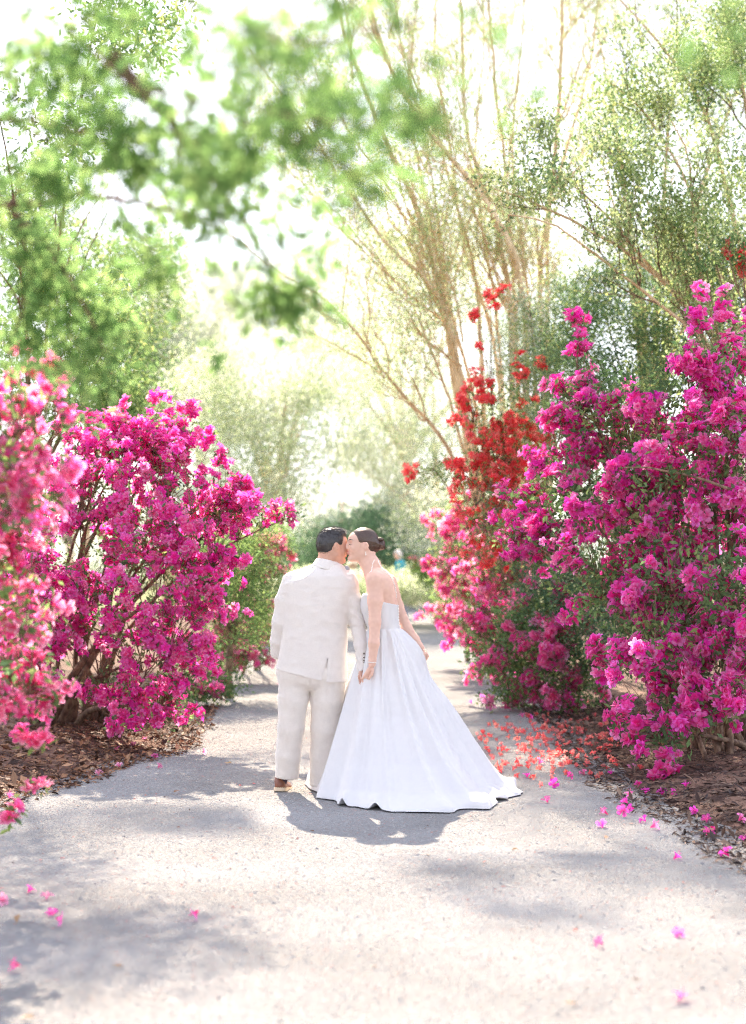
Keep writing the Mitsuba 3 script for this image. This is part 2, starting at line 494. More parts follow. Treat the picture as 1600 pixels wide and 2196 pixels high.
def flowers_of(key, pos, nrm, size, palette, seed, low=False, parts=300, jitter=0.12):
    """The blossoms of one shrub: those that show largest as parts of it, the rest as one part."""
    rng = np.random.default_rng(seed)
    tm = FLOWERS_LOW if low else FLOWERS
    px, py, d = project(pos)
    seen = np.zeros(len(pos), bool)
    order = np.argsort(d)
    taken = set()
    for k in order:
        if -30 < px[k] < 1630 and -30 < py[k] < 2226:
            q = (int(px[k] // 9), int(py[k] // 9))
            if q not in taken:
                taken.update((q[0] + a, q[1] + b) for a in (-1, 0, 1) for b in (-1, 0, 1))
                seen[k] = True
    chosen = [k for k in order if seen[k]][:parts]
    kinds = rng.integers(0, len(tm), len(pos))
    M = frame(nrm, rng.uniform(0, 6.28, len(pos)))
    squash = np.stack([rng.uniform(0.8, 1.1, len(pos)), rng.uniform(0.8, 1.1, len(pos)), rng.uniform(0.6, 1.3, len(pos))], 1)
    M = M * squash[:, None, :] * size[:, None, None]
    tone = tones(rng, len(pos), palette, jitter)
    dicts = {}
    shades = tones(rng, 5, palette, jitter)
    first = None
    isch = np.zeros(len(pos), bool)
    isch[chosen] = True
    for q, k in enumerate(chosen):
        sh = int(rng.integers(0, 5))
        kk = (kinds[k], sh)
        if kk not in dicts:
            tv, tf, tk = tm[kinds[k]]
            dicts[kk] = mikit.ply((tv, tf), 'petal_material', color=petal_colours(tk, shades[sh]))
        m = np.eye(4)
        m[:3, :3], m[:3, 3] = M[k], pos[k]
        scene[f'{key}__flower' + (f'_{q:03d}' if q else '')] = {**dicts[kk], 'to_world': T(m.tolist())}
    mb = MB()
    for kind in range(len(tm)):
        k = np.nonzero((kinds == kind) & ~isch)[0]
        if len(k):
            tv, tf, tk = FLOWERS_REST[kind]
            V = np.einsum('nij,kj->nki', M[k], tv) + pos[k][:, None]
            F = tf[None] + (np.arange(len(k)) * len(tv))[:, None, None]
            mb.add(V.reshape(-1, 3), F.reshape(-1, 3), petal_colours(tk, tone[k]))
    if mb.put(f'{key}__flowers', 'petal_material'):
        say(f'{key}__flowers', kind='stuff')


def azalea(name, label, lumps, bases, clusters, per, fsize, palette, n_leaf, leaf_size, leaf_pal, seed, gap=0.0, gscale=1.6, inner=0.74, low=False, group=None, limbs=14, leaf_tmpl=LEAF6,
           extra=(), r0=0.022, twigs=0.6, parts=300, up=0.35, zmin=0.12, boughs=()):
    """One azalea: stems from the bed, twigs, leaves, and blossoms in clusters near the surface of its lumps."""
    key = name_key(name)
    say(key, label, 'azalea', group)
    rng = np.random.default_rng(seed)
    C0, N0 = in_lumps(rng, lumps, max(4, clusters // 4), inner, gap, gscale, zmin, seed, 0.6)      # sprays, each of some clusters
    k = rng.integers(0, len(C0), clusters)
    N = unit(N0[k] + rand_dir(rng, clusters) * .45)
    C = C0[k] + N0[k] * rng.uniform(-.16, .10, (clusters, 1)) + rand_dir(rng, clusters) * rng.uniform(.02, .11, (clusters, 1))
    C[:, 2] = np.maximum(C[:, 2], zmin)
    for e in extra:                                   # single sprays that stand out of the mass
        c = at(e[0], e[1], e[2])[None] + rng.normal(0, e[3] * e[2] / FPX, (e[4], 3)) * [1, 1, 1]
        C, N = np.vstack([C, c]), np.vstack([N, unit(rng.normal(0, 0.4, (e[4], 3)) + [0, -0.2, 0.6])])
    # stems
    mb = MB()
    B = np.array([gnd(*b) if len(b) == 2 else at(*b) for b in bases])
    lc, lr = lump_world(lumps)
    pts = []
    for q in range(limbs):
        b = B[q % len(B)] + rng.normal(0, 0.05, 3) * [1, 1, 0]
        t = lc[q % len(lc)] + rng.uniform(-0.5, 0.5, 3) * lr[q % len(lc)]
        mid = b * 0.5 + t * 0.5 + (t - b) * [-.12, -.12, 0.1] + rng.normal(0, 0.05, 3)
        Q, R = limb(mb, [b - [0, 0, 0.05], mid, t], r0 * rng.uniform(0.7, 1.2), 0.005, rng, 14, 6, 0.006)
        pts.append(np.hstack([Q, R[:, None]]))
    pts = np.vstack(pts)
    kd = cKDTree(pts[:, :3])
    mb.put(f'{key}__stems', 'brown_bark_material', True)
    for q, (bp, ra, rb) in enumerate(boughs):
        bm = MB()
        limb(bm, [at(*b) for b in bp], ra, rb, rng, 18, 7, .006)
        bm.put(f'{key}__bough' + (f'_{q:03d}' if q else ''), 'brown_bark_material', True)
    tw = MB()
    sel = rng.random(len(C)) < twigs
    for c, nn in zip(C[sel], N[sel]):
        _, i = kd.query(c + [0, 0, -0.25])
        p = pts[i, :3]
        P = wobble(spline([p, (p + c) / 2 - nn * 0.03 + rng.normal(0, 0.03, 3), c], 5), 0.006, rng)
        tw.add(*tube(P, np.linspace(min(0.006, pts[i, 3]), 0.0016, 5), 3, cap=False))
    tw.put(f'{key}__twigs', 'brown_bark_material')
    say(f'{key}__twigs', kind='stuff')
    # leaves: whorls under the clusters, and loose ones within
    mb = MB()
    k = np.repeat(np.arange(len(C)), 5)
    ax = unit(N[k] * 0.5 + rand_dir(rng, len(k)) * 1.1)
    pos = C[k] - N[k] * 0.02 + rng.normal(0, 0.02, (len(k), 3))
    V, F, i = leaves(pos, ax, N[k] + rand_dir(rng, len(k)) * 0.7 + [0, 0, 0.3], leaf_size * rng.uniform(0.7, 1.3, len(k)), leaf_tmpl, 0.9)
    mb.add(V, F, tones(rng, len(k), leaf_pal)[i])
    if n_leaf:
        foliage(mb, lumps, n_leaf, leaf_size, leaf_pal, seed + 1, LEAF2, 14, 0.07, 0.25, width=0.9, zmin=zmin)
    mb.put(f'{key}__leaves', 'leaf_material')
    say(f'{key}__leaves', kind='stuff')
    # blossoms
    cnt = rng.integers(max(1, per - 2), per + 3, len(C))
    k = np.repeat(np.arange(len(C)), cnt)
    nn = unit(N[k] + rand_dir(rng, len(k)) * 0.75 + [0, 0, up])
    pos = C[k] + rand_dir(rng, len(k)) * fsize * rng.uniform(0.35, 1.15, (len(k), 1)) + nn * fsize * 0.4
    ok = pos[:, 2] > 0.04
    flowers_of(key, pos[ok], nn[ok], fsize * rng.uniform(0.75, 1.2, ok.sum()), palette, seed + 2, low, parts)
    return key


MAGENTA = [[.95, .11, .68], [.96, .19, .66], [.94, .08, .68], [.97, .40, .76]]
HOTPINK = [[.96, .14, .56], [.97, .26, .60], [.95, .10, .57], [.97, .52, .74]]
PINK = [[.94, .34, .58], [.94, .24, .52], [.95, .50, .68], [.90, .16, .48]]
PALEPINK = [[.95, .54, .66], [.95, .42, .58], [.93, .64, .70], [.90, .28, .48]]
RED = [[.96, .15, .16], [.96, .24, .23], [.95, .11, .13], [.97, .38, .36]]
CORAL = [[.95, .32, .26], [.95, .42, .36]]
AZ_LEAF = [[.14, .25, .10], [.19, .32, .12], [.10, .18, .08], [.28, .36, .13], [.12, .20, .10]]
AZ_FRESH = [[.22, .34, .10], [.30, .40, .14], [.15, .25, .08]]

azalea('azalea_bush', 'large magenta azalea left of the path, behind the paler near sprays',
       [(150, 1130, 14.2, 210, 170, 0.8), (360, 960, 14.4, 95, 90, 0.4), (330, 1080, 14.0, 170, 150, 0.7), (320, 930, 14.3, 110, 60, .4), (430, 1150, 13.9, 110, 150, 0.6), (530, 1085, 14.0, 85, 42, 0.3), (605, 1105, 14.0, 28, 26, 0.15),
        (250, 1250, 13.7, 240, 120, 0.8), (420, 1290, 13.7, 95, 150, 0.5), (60, 1300, 13.6, 130, 130, 0.7), (330, 1420, 13.6, 90, 120, 0.4), (365, 1520, 13.6, 55, 65, 0.25), (270, 1490, 13.6, 90, 50, 0.3), (390, 1440, 13.6, 50, 60, .3), (300, 1540, 13.5, 70, 35, .25), (60, 1420, 13.5, 90, 70, .4), (215, 980, 14.3, 100, 80, 0.5)],
       [(110, 1585), (150, 1580), (190, 1572), (60, 1590), (230, 1570)], 1450, 6, 0.042, HOTPINK + MAGENTA, 4000, 0.055, AZ_LEAF, 101, 0.30, 2.2, limbs=22, r0=0.034,
       extra=[(340, 852, 14.3, 8, 3), (468, 985, 14.2, 8, 3), (400, 880, 14.3, 10, 5), (460, 930, 14.2, 8, 2), (622, 1100, 14.0, 8, 4)])

azalea('azalea_bush', 'large magenta azalea right of the path, tallest and nearest on that side',
       [(1420, 870, 13.4, 130, 110, 0.6), (1540, 800, 13.2, 90, 90, 0.6), (1300, 900, 13.8, 120, 110, 0.5), (1240, 860, 14.0, 50, 90, 0.25), (1200, 1000, 14.0, 80, 90, 0.5), (1130, 1130, 14.2, 60, 85, 0.4),
        (1300, 1080, 13.4, 150, 130, 0.7), (1450, 1050, 12.9, 150, 150, 0.7), (1570, 1000, 12.6, 100, 160, 0.6), (1330, 1250, 12.9, 130, 110, 0.7), (1470, 1270, 12.3, 140, 130, 0.7), (1590, 1300, 11.9, 100, 170, 0.6),
        (1400, 1400, 12.1, 110, 80, 0.6), (1490, 1480, 11.8, 90, 90, 0.5), (1440, 1560, 11.7, 55, 60, 0.3), (1180, 1190, 13.9, 70, 60, 0.4)],
       [(1500, 1640), (1560, 1650), (1600, 1620), (1450, 1620), (1650, 1640)], 1150, 6, 0.050, MAGENTA + HOTPINK, 10000, 0.065, AZ_LEAF, 202, 0.38, 2.0, limbs=24, r0=0.032,
       extra=[(1240, 680, 14.0, 12, 5), (1232, 740, 14.0, 14, 6), (1540, 640, 13.2, 22, 8), (1500, 690, 13.2, 16, 5), (1425, 1640, 11.4, 14, 6), (1380, 1590, 11.5, 18, 6), (1335, 1520, 11.6, 22, 5), (1100, 1190, 14.1, 12, 5)],
       boughs=[([(1680, 1085, 12.1), (1600, 1058, 12.1), (1520, 1032, 12.2), (1440, 1010, 12.3), (1370, 1000, 12.5), (1270, 1030, 12.9)], .015, .003), ([(1650, 1420, 12.0), (1590, 1340, 12.0), (1545, 1290, 12.1), (1500, 1190, 12.3), (1470, 1120, 12.5)], .024, .006),
               ([(1530, 1660, 12.0), (1450, 1480, 12.3), (1395, 1380, 12.5), (1365, 1330, 12.7), (1340, 1260, 12.9)], .022, .006)])

azalea('azalea_bush', 'low magenta azalea at the right path edge, drooping to the gravel',
       [(1110, 1420, 17.0, 90, 90, 0.5), (1060, 1380, 17.6, 70, 90, 0.5), (1200, 1430, 16.6, 110, 90, 0.6), (1090, 1500, 16.9, 45, 40, 0.3), (1220, 1490, 16.4, 60, 30, 0.3), (1160, 1330, 16.8, 110, 80, 0.6)],
       [(1150, 1520), (1200, 1515), (1240, 1520)], 230, 6, 0.052, HOTPINK + PINK, 7000, 0.06, AZ_LEAF, 303, 0.45, 2.0, limbs=12)

azalea('azalea_bush', 'sparse red azalea behind the magenta one right of the path',
       [(1060, 880, 18.0, 100, 70, 0.6), (1090, 950, 18.2, 90, 70, 0.6), (1020, 1010, 18.0, 90, 60, 0.5), (1060, 1090, 17.6, 100, 70, 0.6), (1040, 1150, 17.4, 80, 70, 0.5), (930, 1010, 18.4, 40, 35, 0.25), (1110, 1000, 18, 90, 60, 0.5)],
       [(1120, 1460), (1160, 1460), (1090, 1465)], 270, 5, 0.046, RED + CORAL + RED, 3000, 0.05, AZ_LEAF + AZ_FRESH, 404, 0.44, 1.8, limbs=12,
       extra=[(1065, 620, 18, 10, 4), (1050, 650, 18, 10, 4), (1020, 680, 18, 10, 4), (1030, 760, 18, 12, 3), (1110, 750, 18, 9, 2), (1160, 780, 18, 9, 2), (1120, 800, 18, 16, 4), (882, 1002, 18.4, 6, 2), (1000, 830, 18, 14, 4)])

azalea('azalea_bush', 'blush pink azalea farther along the right path edge',
       [(1010, 1200, 22, 90, 90, 0.9), (990, 1120, 23, 80, 60, 0.8), (1020, 1290, 21, 85, 80, 0.8), (960, 1240, 23, 45, 70, 0.6), (1060, 1330, 20.5, 70, 80, 0.7), (960, 1300, 24, 40, 50, 0.5), (1080, 1210, 20, 90, 90, 0.7)],
       [(1040, 1430), (1000, 1420), (1080, 1440)], 480, 6, 0.054, PINK + PALEPINK + HOTPINK, 5000, 0.06, AZ_LEAF + AZ_FRESH, 505, 0.38, 1.6, low=True, limbs=10)

azalea('azalea_bush', 'pale pink azalea behind the large left one, just left of the groom',
       [(590, 1160, 22, 42, 45, 0.6), (560, 1240, 21.5, 60, 60, 0.7), (560, 1340, 21, 55, 70, 0.6), (520, 1390, 20.5, 70, 45, 0.6), (480, 1300, 21, 60, 120, 0.7), (510, 1180, 22, 70, 70, 0.7)],
       [(500, 1445), (470, 1450), (540, 1440)], 240, 5, 0.052, PALEPINK + PINK, 9000, 0.055, AZ_LEAF + AZ_FRESH, 606, 0.44, 1.6, low=True, limbs=10)

azalea('azalea_bush', 'small pink azalea low on the gravel edge behind the left bush',
       [(440, 1420, 18.0, 40, 55, 0.3), (470, 1470, 17.6, 45, 28, 0.3), (425, 1480, 17.3, 40, 40, 0.3)],
       [(430, 1505), (445, 1505)], 44, 5, 0.050, HOTPINK + PINK, 2200, 0.055, AZ_LEAF, 707, 0.42, 1.8, limbs=6)

azalea('azalea_bush', 'nearest pink azalea at the left frame edge, out of focus',
       [(20, 900, 6.6, 75, 80, 0.25), (120, 870, 6.8, 100, 45, 0.25), (30, 1040, 6.4, 80, 75, 0.25), (10, 1180, 7.2, 60, 80, 0.25), (20, 1400, 7.6, 85, 130, 0.25), (60, 1300, 7.4, 80, 60, .2), (40, 1490, 7.7, 75, 50, .2), (-60, 1250, 7.2, 120, 300, 0.4), (190, 880, 6.8, 45, 28, 0.15), (-60, 1000, 6.6, 120, 200, 0.3)],
       [(-330, 1900), (-280, 1905), (-380, 1900)], 170, 5, 0.042, PINK + PALEPINK + HOTPINK, 900, 0.055, AZ_LEAF + AZ_FRESH, 808, 0.36, 2.5, limbs=12,
       extra=[(40, 1575, 7.8, 10, 2), (85, 1585, 7.8, 8, 2), (80, 1700, 7.9, 8, 2), (40, 1740, 7.9, 10, 2), (15, 1760, 7.9, 9, 1), (20, 1500, 7.7, 14, 3), (45, 740, 6.6, 8, 2), (115, 790, 6.6, 8, 2), (50, 1420, 7.6, 20, 3), (90, 1450, 7.6, 12, 2)])

azalea('azalea_bush', 'tiny orange azalea by the lawn beyond the bride',
       [(915, 1230, 36, 22, 26, 0.5), (895, 1215, 37, 20, 14, 0.4)], [(915, 1290), (925, 1290)], 26, 4, 0.06, CORAL + PALEPINK, 1500, 0.07, AZ_FRESH, 909, 0.4, 1.2, low=True, limbs=4, leaf_tmpl=LEAF2)

azalea('azalea_bush', 'red azalea sprays at the right frame edge above the magenta bush',
       [(1500, 560, 14.6, 30, 30, .2), (1545, 540, 14.6, 30, 26, .2), (1590, 515, 14.6, 24, 22, .2), (1530, 575, 14.6, 26, 22, .2), (1600, 560, 14.8, 30, 40, .2)],
       [(1660, 1560), (1680, 1570)], 16, 4, 0.046, RED + CORAL, 500, 0.05, AZ_LEAF, 1010, 0.0, limbs=5, inner=.3, r0=.018)

# ------------------------------------------------------------------ trees and shrubs
SPRING = [[.39, .49, .25], [.49, .56, .31], [.32, .43, .20], [.57, .61, .38]]
EVERGREEN = [[.16, .26, .11], [.23, .34, .13], [.33, .42, .16], [.11, .19, .10], [.42, .46, .17]]
DARKGREEN = [[.11, .20, .12], [.16, .26, .15], [.20, .31, .17], [.08, .15, .09]]
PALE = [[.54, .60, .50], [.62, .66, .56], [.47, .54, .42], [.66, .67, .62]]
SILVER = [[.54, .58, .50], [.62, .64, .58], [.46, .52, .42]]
GLOSSY = [[.16, .29, .10], [.22, .37, .13], [.11, .20, .07], [.30, .43, .16]]


def poly(pts, y0, y1=None):
    y1 = y0 if y1 is None else y1
    return np.array([at(p[0], p[1], y0 + (y1 - y0) * k / max(1, len(pts) - 1)) for k, p in enumerate(pts)])


# crape myrtle: many tan trunks in a leaning fan
key = name_key('crape_myrtle_tree')
say(key, 'many-trunked tan tree leaning left over the path, behind the red azalea', 'tree')
rng = np.random.default_rng(1)
TR = [
    ([(1060, 1330), (1015, 1000), (985, 800), (950, 650), (925, 545), (885, 430), (845, 350), (800, 250), (745, 90), (690, -120)], 22.0, 21.0, .105, .02),
    ([(1120, 1330), (1100, 900), (1088, 640), (1065, 520), (1040, 420), (1010, 330), (990, 240), (985, 100), (978, -140)], 22.3, 22.6, .085, .02),
    ([(1140, 1330), (1120, 800), (1108, 600), (1055, 465), (960, 345), (900, 270), (850, 190), (800, 60), (780, -100)], 22.0, 21.2, .10, .02),
    ([(1090, 1330), (1040, 900), (1020, 650), (1008, 560), (985, 480), (960, 380), (940, 290), (890, 180), (855, 60), (840, -100)], 22.6, 23.2, .06, .015),
    ([(1050, 1330), (1000, 900), (965, 700), (900, 590), (850, 545), (790, 470), (715, 350), (680, 290), (590, 180), (520, 80)], 21.8, 20.0, .065, .012),
    ([(1040, 1330), (985, 1010), (940, 920), (880, 850), (820, 780), (770, 710), (670, 620), (560, 550), (470, 470)], 21.5, 19.5, .055, .010),
    ([(1170, 1330), (1160, 800), (1155, 600), (1165, 470), (1190, 300), (1200, 100), (1205, -140)], 23.0, 23.4, .08, .03),
    ([(1130, 1330), (1112, 700), (1105, 560), (1095, 440), (1080, 300), (1060, 150), (1048, -100)], 22.6, 23.4, .06, .02),
    ([(1070, 1330), (1015, 950), (985, 760), (960, 600), (930, 480), (905, 340), (880, 200), (890, 60), (900, -120)], 23.0, 24.0, .06, .015),
    ([(1080, 1330), (1010, 860), (960, 700), (880, 640), (800, 560), (720, 470), (640, 380), (560, 330)], 22.4, 21.0, .05, .010),
    ([(1180, 1330), (1176, 800), (1180, 600), (1180, 480), (1210, 330), (1260, 150), (1290, -50)], 23.4, 24.2, .06, .02),
    ([(1090, 1330), (1030, 900), (1000, 760), (975, 640), (950, 470), (920, 320), (870, 210), (820, 100), (790, -60)], 22.8, 22.0, .045, .012),
    ([(1150, 1330), (1135, 760), (1125, 600), (1110, 470), (1100, 330), (1110, 180), (1125, 20), (1130, -120)], 22.9, 23.6, .05, .014),
    ([(1060, 1330), (1000, 980), (955, 840), (905, 720), (840, 610), (760, 500), (690, 430), (610, 400)], 21.7, 20.2, .042, .010),
    ([(1110, 1330), (1080, 820), (1058, 640), (1035, 500), (1020, 360), (1025, 220), (1040, 90), (1020, -100)], 23.2, 24.0, .045, .012),
    ([(1075, 1330), (1012, 900), (970, 740), (915, 600), (870, 480), (820, 380), (760, 300), (700, 200), (640, 60)], 22.2, 21.0, .045, .012),
    ([(1100, 1330), (1066, 760), (1030, 620), (1000, 520), (980, 400), (955, 250), (930, 120), (930, -100)], 23.4, 24.4, .055, .015),
]
twigs, crown, tips = MB(), MB(), []
for q, (pts, y0, y1, r0, r1) in enumerate(TR):
    tb = MB()
    Q, R = limb(tb, poly(pts, y0, y1), r0 * .68, r1 * .75, rng, 26, 9, 0.016)
    tb.put(f'{key}__trunk' + (f'_{q:03d}' if q else ''), 'tan_bark_material', True)
    grow(twigs, Q, R, rng, 9, 1.6, 0.65, 0.25, 3, tips, 4, 0.42)
twigs.put(f'{key}__branches', 'tan_bark_material')
leaves_on(crown, tips, 60000, 0.044, SPRING, rng, LEAF2, 0.07, 1.3)


def wl(x, y, z, rx, ry, rz):
    """The same lump, given in metres."""
    a = project(np.array([[x, y, z]], float))
    return (a[0][0], a[1][0], y, rx * FPX / y, rz * FPX / y, ry)


# its spreading top above the picture, which dapples the gravel in front of the couple
foliage(crown, [wl(-.6, 20.2, 10.2, .5, .7, .35), wl(-.1, 20.0, 10.3, .5, .7, .35), wl(.15, 21.3, 10.5, .55, .7, .35), wl(-.3, 22.3, 10.6, .5, .7, .35), wl(.4, 22.6, 10.8, .6, .8, .4), wl(.9, 20.0, 10.2, .6, .8, .4), wl(.3, 18.6, 9.9, .5, .6, .3)],
        11000, .05, SPRING, 78, LEAF2, 20, .13, .1, .30, 1.6, width=1.4)
foliage(crown, [wl(-1.25, 19.6, 10.0, .45, .6, .3), wl(-.9, 18.4, 9.7, .4, .5, .3)], 1500, .05, SPRING, 79, LEAF2, 14, .12, .1, .30, 2.0, width=1.4)
foliage(crown, [wl(-3.4, 21.6, 10.2, .6, .8, .4), wl(-2.8, 21.5, 10.2, .5, .7, .35), wl(-2.55, 21.0, 10.0, .4, .5, .3), wl(-3.9, 20.6, 10.0, .6, .7, .4), wl(-4.2, 19.0, 9.4, .7, 1.0, .5), wl(-3.2, 17.2, 9.0, .6, .9, .4)],
        9500, .05, SPRING, 80, LEAF2, 20, .13, .1, .32, 1.6, width=1.4)
# where the crown is open the sun falls on the couple
LV = np.vstack(crown.v).reshape(-1, 4, 3)
mid = LV.mean(1)
t_ = (mid[:, 1] - 10.9) / SUN[1]
hx, hz = mid[:, 0] - SUN[0] * t_, mid[:, 2] - SUN[2] * t_
open_ = (hx > -.85) & (hx < 1.0) & (hz > .1) & (hz < 1.9) & (rng.random(len(mid)) < .85) & (t_ > 0)
LC = np.vstack(crown.c).reshape(-1, 4, 3)[~open_]
LV = LV[~open_]
crown = MB()
crown.add(LV.reshape(-1, 3), LEAF2[1][None].repeat(len(LV), 0).reshape(-1, 3) + np.repeat(np.arange(len(LV)) * 4, 2)[:, None], LC.reshape(-1, 3))
crown.put(f'{key}__leaves', 'soft_leaf_material')
say(f'{key}__leaves', kind='stuff')

# evergreen at the right, its branches sweeping left over the azalea
key = name_key('evergreen_tree')
say(key, 'small-leaved evergreen tree arching left above the right magenta azalea', 'tree')
rng = np.random.default_rng(2)
TR = [
    ([(1640, 1500), (1590, 1000), (1510, 720), (1430, 610), (1350, 545), (1270, 500), (1180, 450), (1060, 405)], 15.6, 15.0, .05, .008),
    ([(1650, 1500), (1600, 1000), (1500, 690), (1400, 570), (1330, 480), (1240, 400), (1150, 350)], 15.6, 15.4, .04, .008),
    ([(1660, 1500), (1610, 950), (1490, 650), (1420, 520), (1370, 400), (1290, 310)], 15.8, 16.0, .04, .008),
    ([(1660, 1500), (1620, 900), (1560, 650), (1500, 480), (1450, 350), (1380, 240), (1300, 170)], 16.0, 16.4, .045, .008),
    ([(1670, 1500), (1630, 900), (1600, 600), (1560, 400), (1500, 220), (1400, 80), (1330, 0)], 16.0, 17.0, .05, .01),
    ([(1680, 1500), (1660, 900), (1640, 500), (1600, 250), (1560, 60), (1520, -100)], 16.2, 17.0, .05, .01),
    ([(1640, 1500), (1580, 1000), (1500, 730), (1400, 640), (1300, 560), (1180, 480), (1090, 460)], 15.3, 14.4, .035, .006),
    ([(1650, 1500), (1600, 900), (1520, 600), (1490, 450), (1480, 340), (1440, 260)], 15.2, 14.8, .035, .006),
]
twigs, crown, tips = MB(), MB(), []
for q, (pts, y0, y1, r0, r1) in enumerate(TR):
    tb = MB()
    Q, R = limb(tb, poly(pts, y0, y1), r0, r1, rng, 24, 7, 0.010)
    tb.put(f'{key}__trunk' + (f'_{q:03d}' if q else ''), 'tan_bark_material', True)
    grow(twigs, Q, R, rng, 9, 0.8, 0.7, 0.3, 3, tips, 4, 0.45)
twigs.put(f'{key}__branches', 'brown_bark_material')
leaves_on(crown, tips, 17000, 0.046, EVERGREEN + SPRING, rng, LEAF4, 0.05, 1.15)
foliage(crown, [(1150, 400, 15, 120, 60, .5), (1280, 350, 15.2, 150, 80, .6), (1420, 390, 15.2, 150, 100, .6), (1540, 460, 15, 120, 90, .6), (1460, 200, 16.4, 140, 110, .6), (1570, 90, 16.6, 100, 120, .6), (1300, 230, 16.2, 110, 70, .5), (1570, 300, 16, 90, 90, .5)],
        14000, 0.048, EVERGREEN + SPRING, 77, LEAF2, 18, 0.10, 0.3, 0.46, 1.8, width=1.1)
crown.put(f'{key}__leaves', 'leaf_material')
say(f'{key}__leaves', kind='stuff')


def shrub(name, label, cat, lumps, base, n, size, pal, seed, tmpl=LEAF2, bark='brown_bark_material', mat='leaf_material', gap=0.40, per=30, sigma=.12, r0=.05, limbs=8, group=None, inner=0.35, gscale=1.5, width=1.0, jitter=0.15):
    """A shrub or a far tree: trunk and limbs, and a crown of clumped leaves."""
    key = name_key(name)
    say(key, label, cat, group)
    rng = np.random.default_rng(seed)
    b = gnd(*base) if len(base) == 2 else np.array(base, float)
    c, r = lump_world(lumps)
    mb = MB()
    top = c[np.argmax(c[:, 2])]
    fork = b + (c.mean(0) - b) * [0.3, 0.3, 0.45]
    Q, R = limb(mb, [b - [0, 0, .1], (b + fork) / 2 + rng.normal(0, .03, 3), fork], r0, r0 * .7, rng, 8, 8, 0.008)
    mb.put(f'{key}__trunk', bark, True)
    mb = MB()
    for q in range(limbs):
        t = c[q % len(c)] + rng.uniform(-.5, .5, 3) * r[q % len(c)]
        Q, R = limb(mb, [fork + rng.normal(0, .02, 3), fork * .55 + t * .45 + [0, 0, .12 * np.linalg.norm(t - fork)], t], r0 * .55, r0 * .12, rng, 10, 5, 0.01)
        grow(mb, Q, R, rng, 4, 0.28 * np.linalg.norm(t - fork) + .2, .7, .2, 2, [], 3, .3)
    mb.put(f'{key}__branches', bark)
    mb = MB()
    foliage(mb, lumps, n, size, pal, seed, tmpl, per, sigma, inner, gap, gscale, width=width, jitter=jitter)
    mb.put(f'{key}__leaves', mat)
    say(f'{key}__leaves', kind='stuff')
    return key


shrub('evergreen_shrub', 'dark green glossy shrub behind the top of the right magenta azalea', 'shrub',
      [(1320, 760, 18, 150, 170, .9), (1480, 700, 18, 130, 170, .9), (1220, 800, 18.5, 80, 150, .7), (1400, 600, 18.5, 120, 90, .7), (1580, 650, 18, 100, 200, .8), (1300, 620, 18.6, 110, 80, .6)],
      (1400, 1480), 42000, 0.042, DARKGREEN + EVERGREEN, 31, gap=0.42, per=26, sigma=.11)
shrub('evergreen_shrub', 'silvery small-leaved shrub between the tan trunks and the right azalea', 'shrub',
      [(1170, 650, 20, 90, 60, .7), (1140, 740, 20, 80, 90, .7), (1200, 720, 20, 80, 90, .7), (1130, 860, 20, 80, 120, .7), (1200, 900, 20, 90, 150, .7)],
      (1170, 1450), 16000, 0.04, SILVER + EVERGREEN, 32, gap=0.44, per=22, sigma=.10)
shrub('evergreen_shrub', 'dense dark shrub in the shade low behind the right azaleas', 'shrub',
      [(1250, 1330, 16.5, 130, 130, .7), (1400, 1300, 15.5, 150, 160, .8), (1550, 1250, 15, 140, 220, .8), (1200, 1250, 17, 90, 110, .6), (1450, 1100, 15.5, 200, 160, .7)],
      (1400, 1560), 30000, 0.045, DARKGREEN, 33, gap=0.36, per=26, sigma=.12)
shrub('leafy_shrub', 'bright green shrub between the left magenta and pale pink azaleas', 'shrub',
      [(500, 1200, 18.5, 70, 90, .6), (520, 1320, 18.5, 70, 80, .6), (440, 1250, 18, 60, 120, .6), (560, 1150, 19, 50, 40, .4)],
      (490, 1500), 12000, 0.04, AZ_FRESH + AZ_LEAF, 34, gap=0.42, per=22, sigma=.09)
shrub('leafy_tree', 'slender leafy tree behind the left magenta azalea', 'tree',
      [wl(-2.9, 14.2, 5.2, .8, .8, .5), wl(-2.0, 13.4, 5.9, .5, .6, .4), (60, 560, 19, 110, 110, .9), (160, 640, 19.5, 130, 110, .9), (60, 760, 19, 130, 120, .9), (240, 760, 19.5, 90, 110, .8), (150, 860, 19, 160, 90, .9), (280, 880, 19.5, 70, 60, .6), (30, 450, 19.4, 80, 60, .7)],
      (40, 1490), 22000, 0.065, GLOSSY + EVERGREEN, 35, LEAF4, gap=0.42, per=14, sigma=.11)
shrub('leafy_tree', 'pale leafy tree at the left, behind the slender one', 'tree',
      [(150, 560, 25, 150, 120, 1.4), (300, 640, 26, 110, 110, 1.3), (80, 430, 25, 120, 80, 1.2), (260, 780, 25, 110, 100, 1.2), (330, 520, 26, 80, 60, 1.0)],
      (180, 1440), 20000, 0.06, GLOSSY + EVERGREEN, 36, LEAF2, gap=.44, per=22, sigma=.18, bark='tan_bark_material', width=1.2)
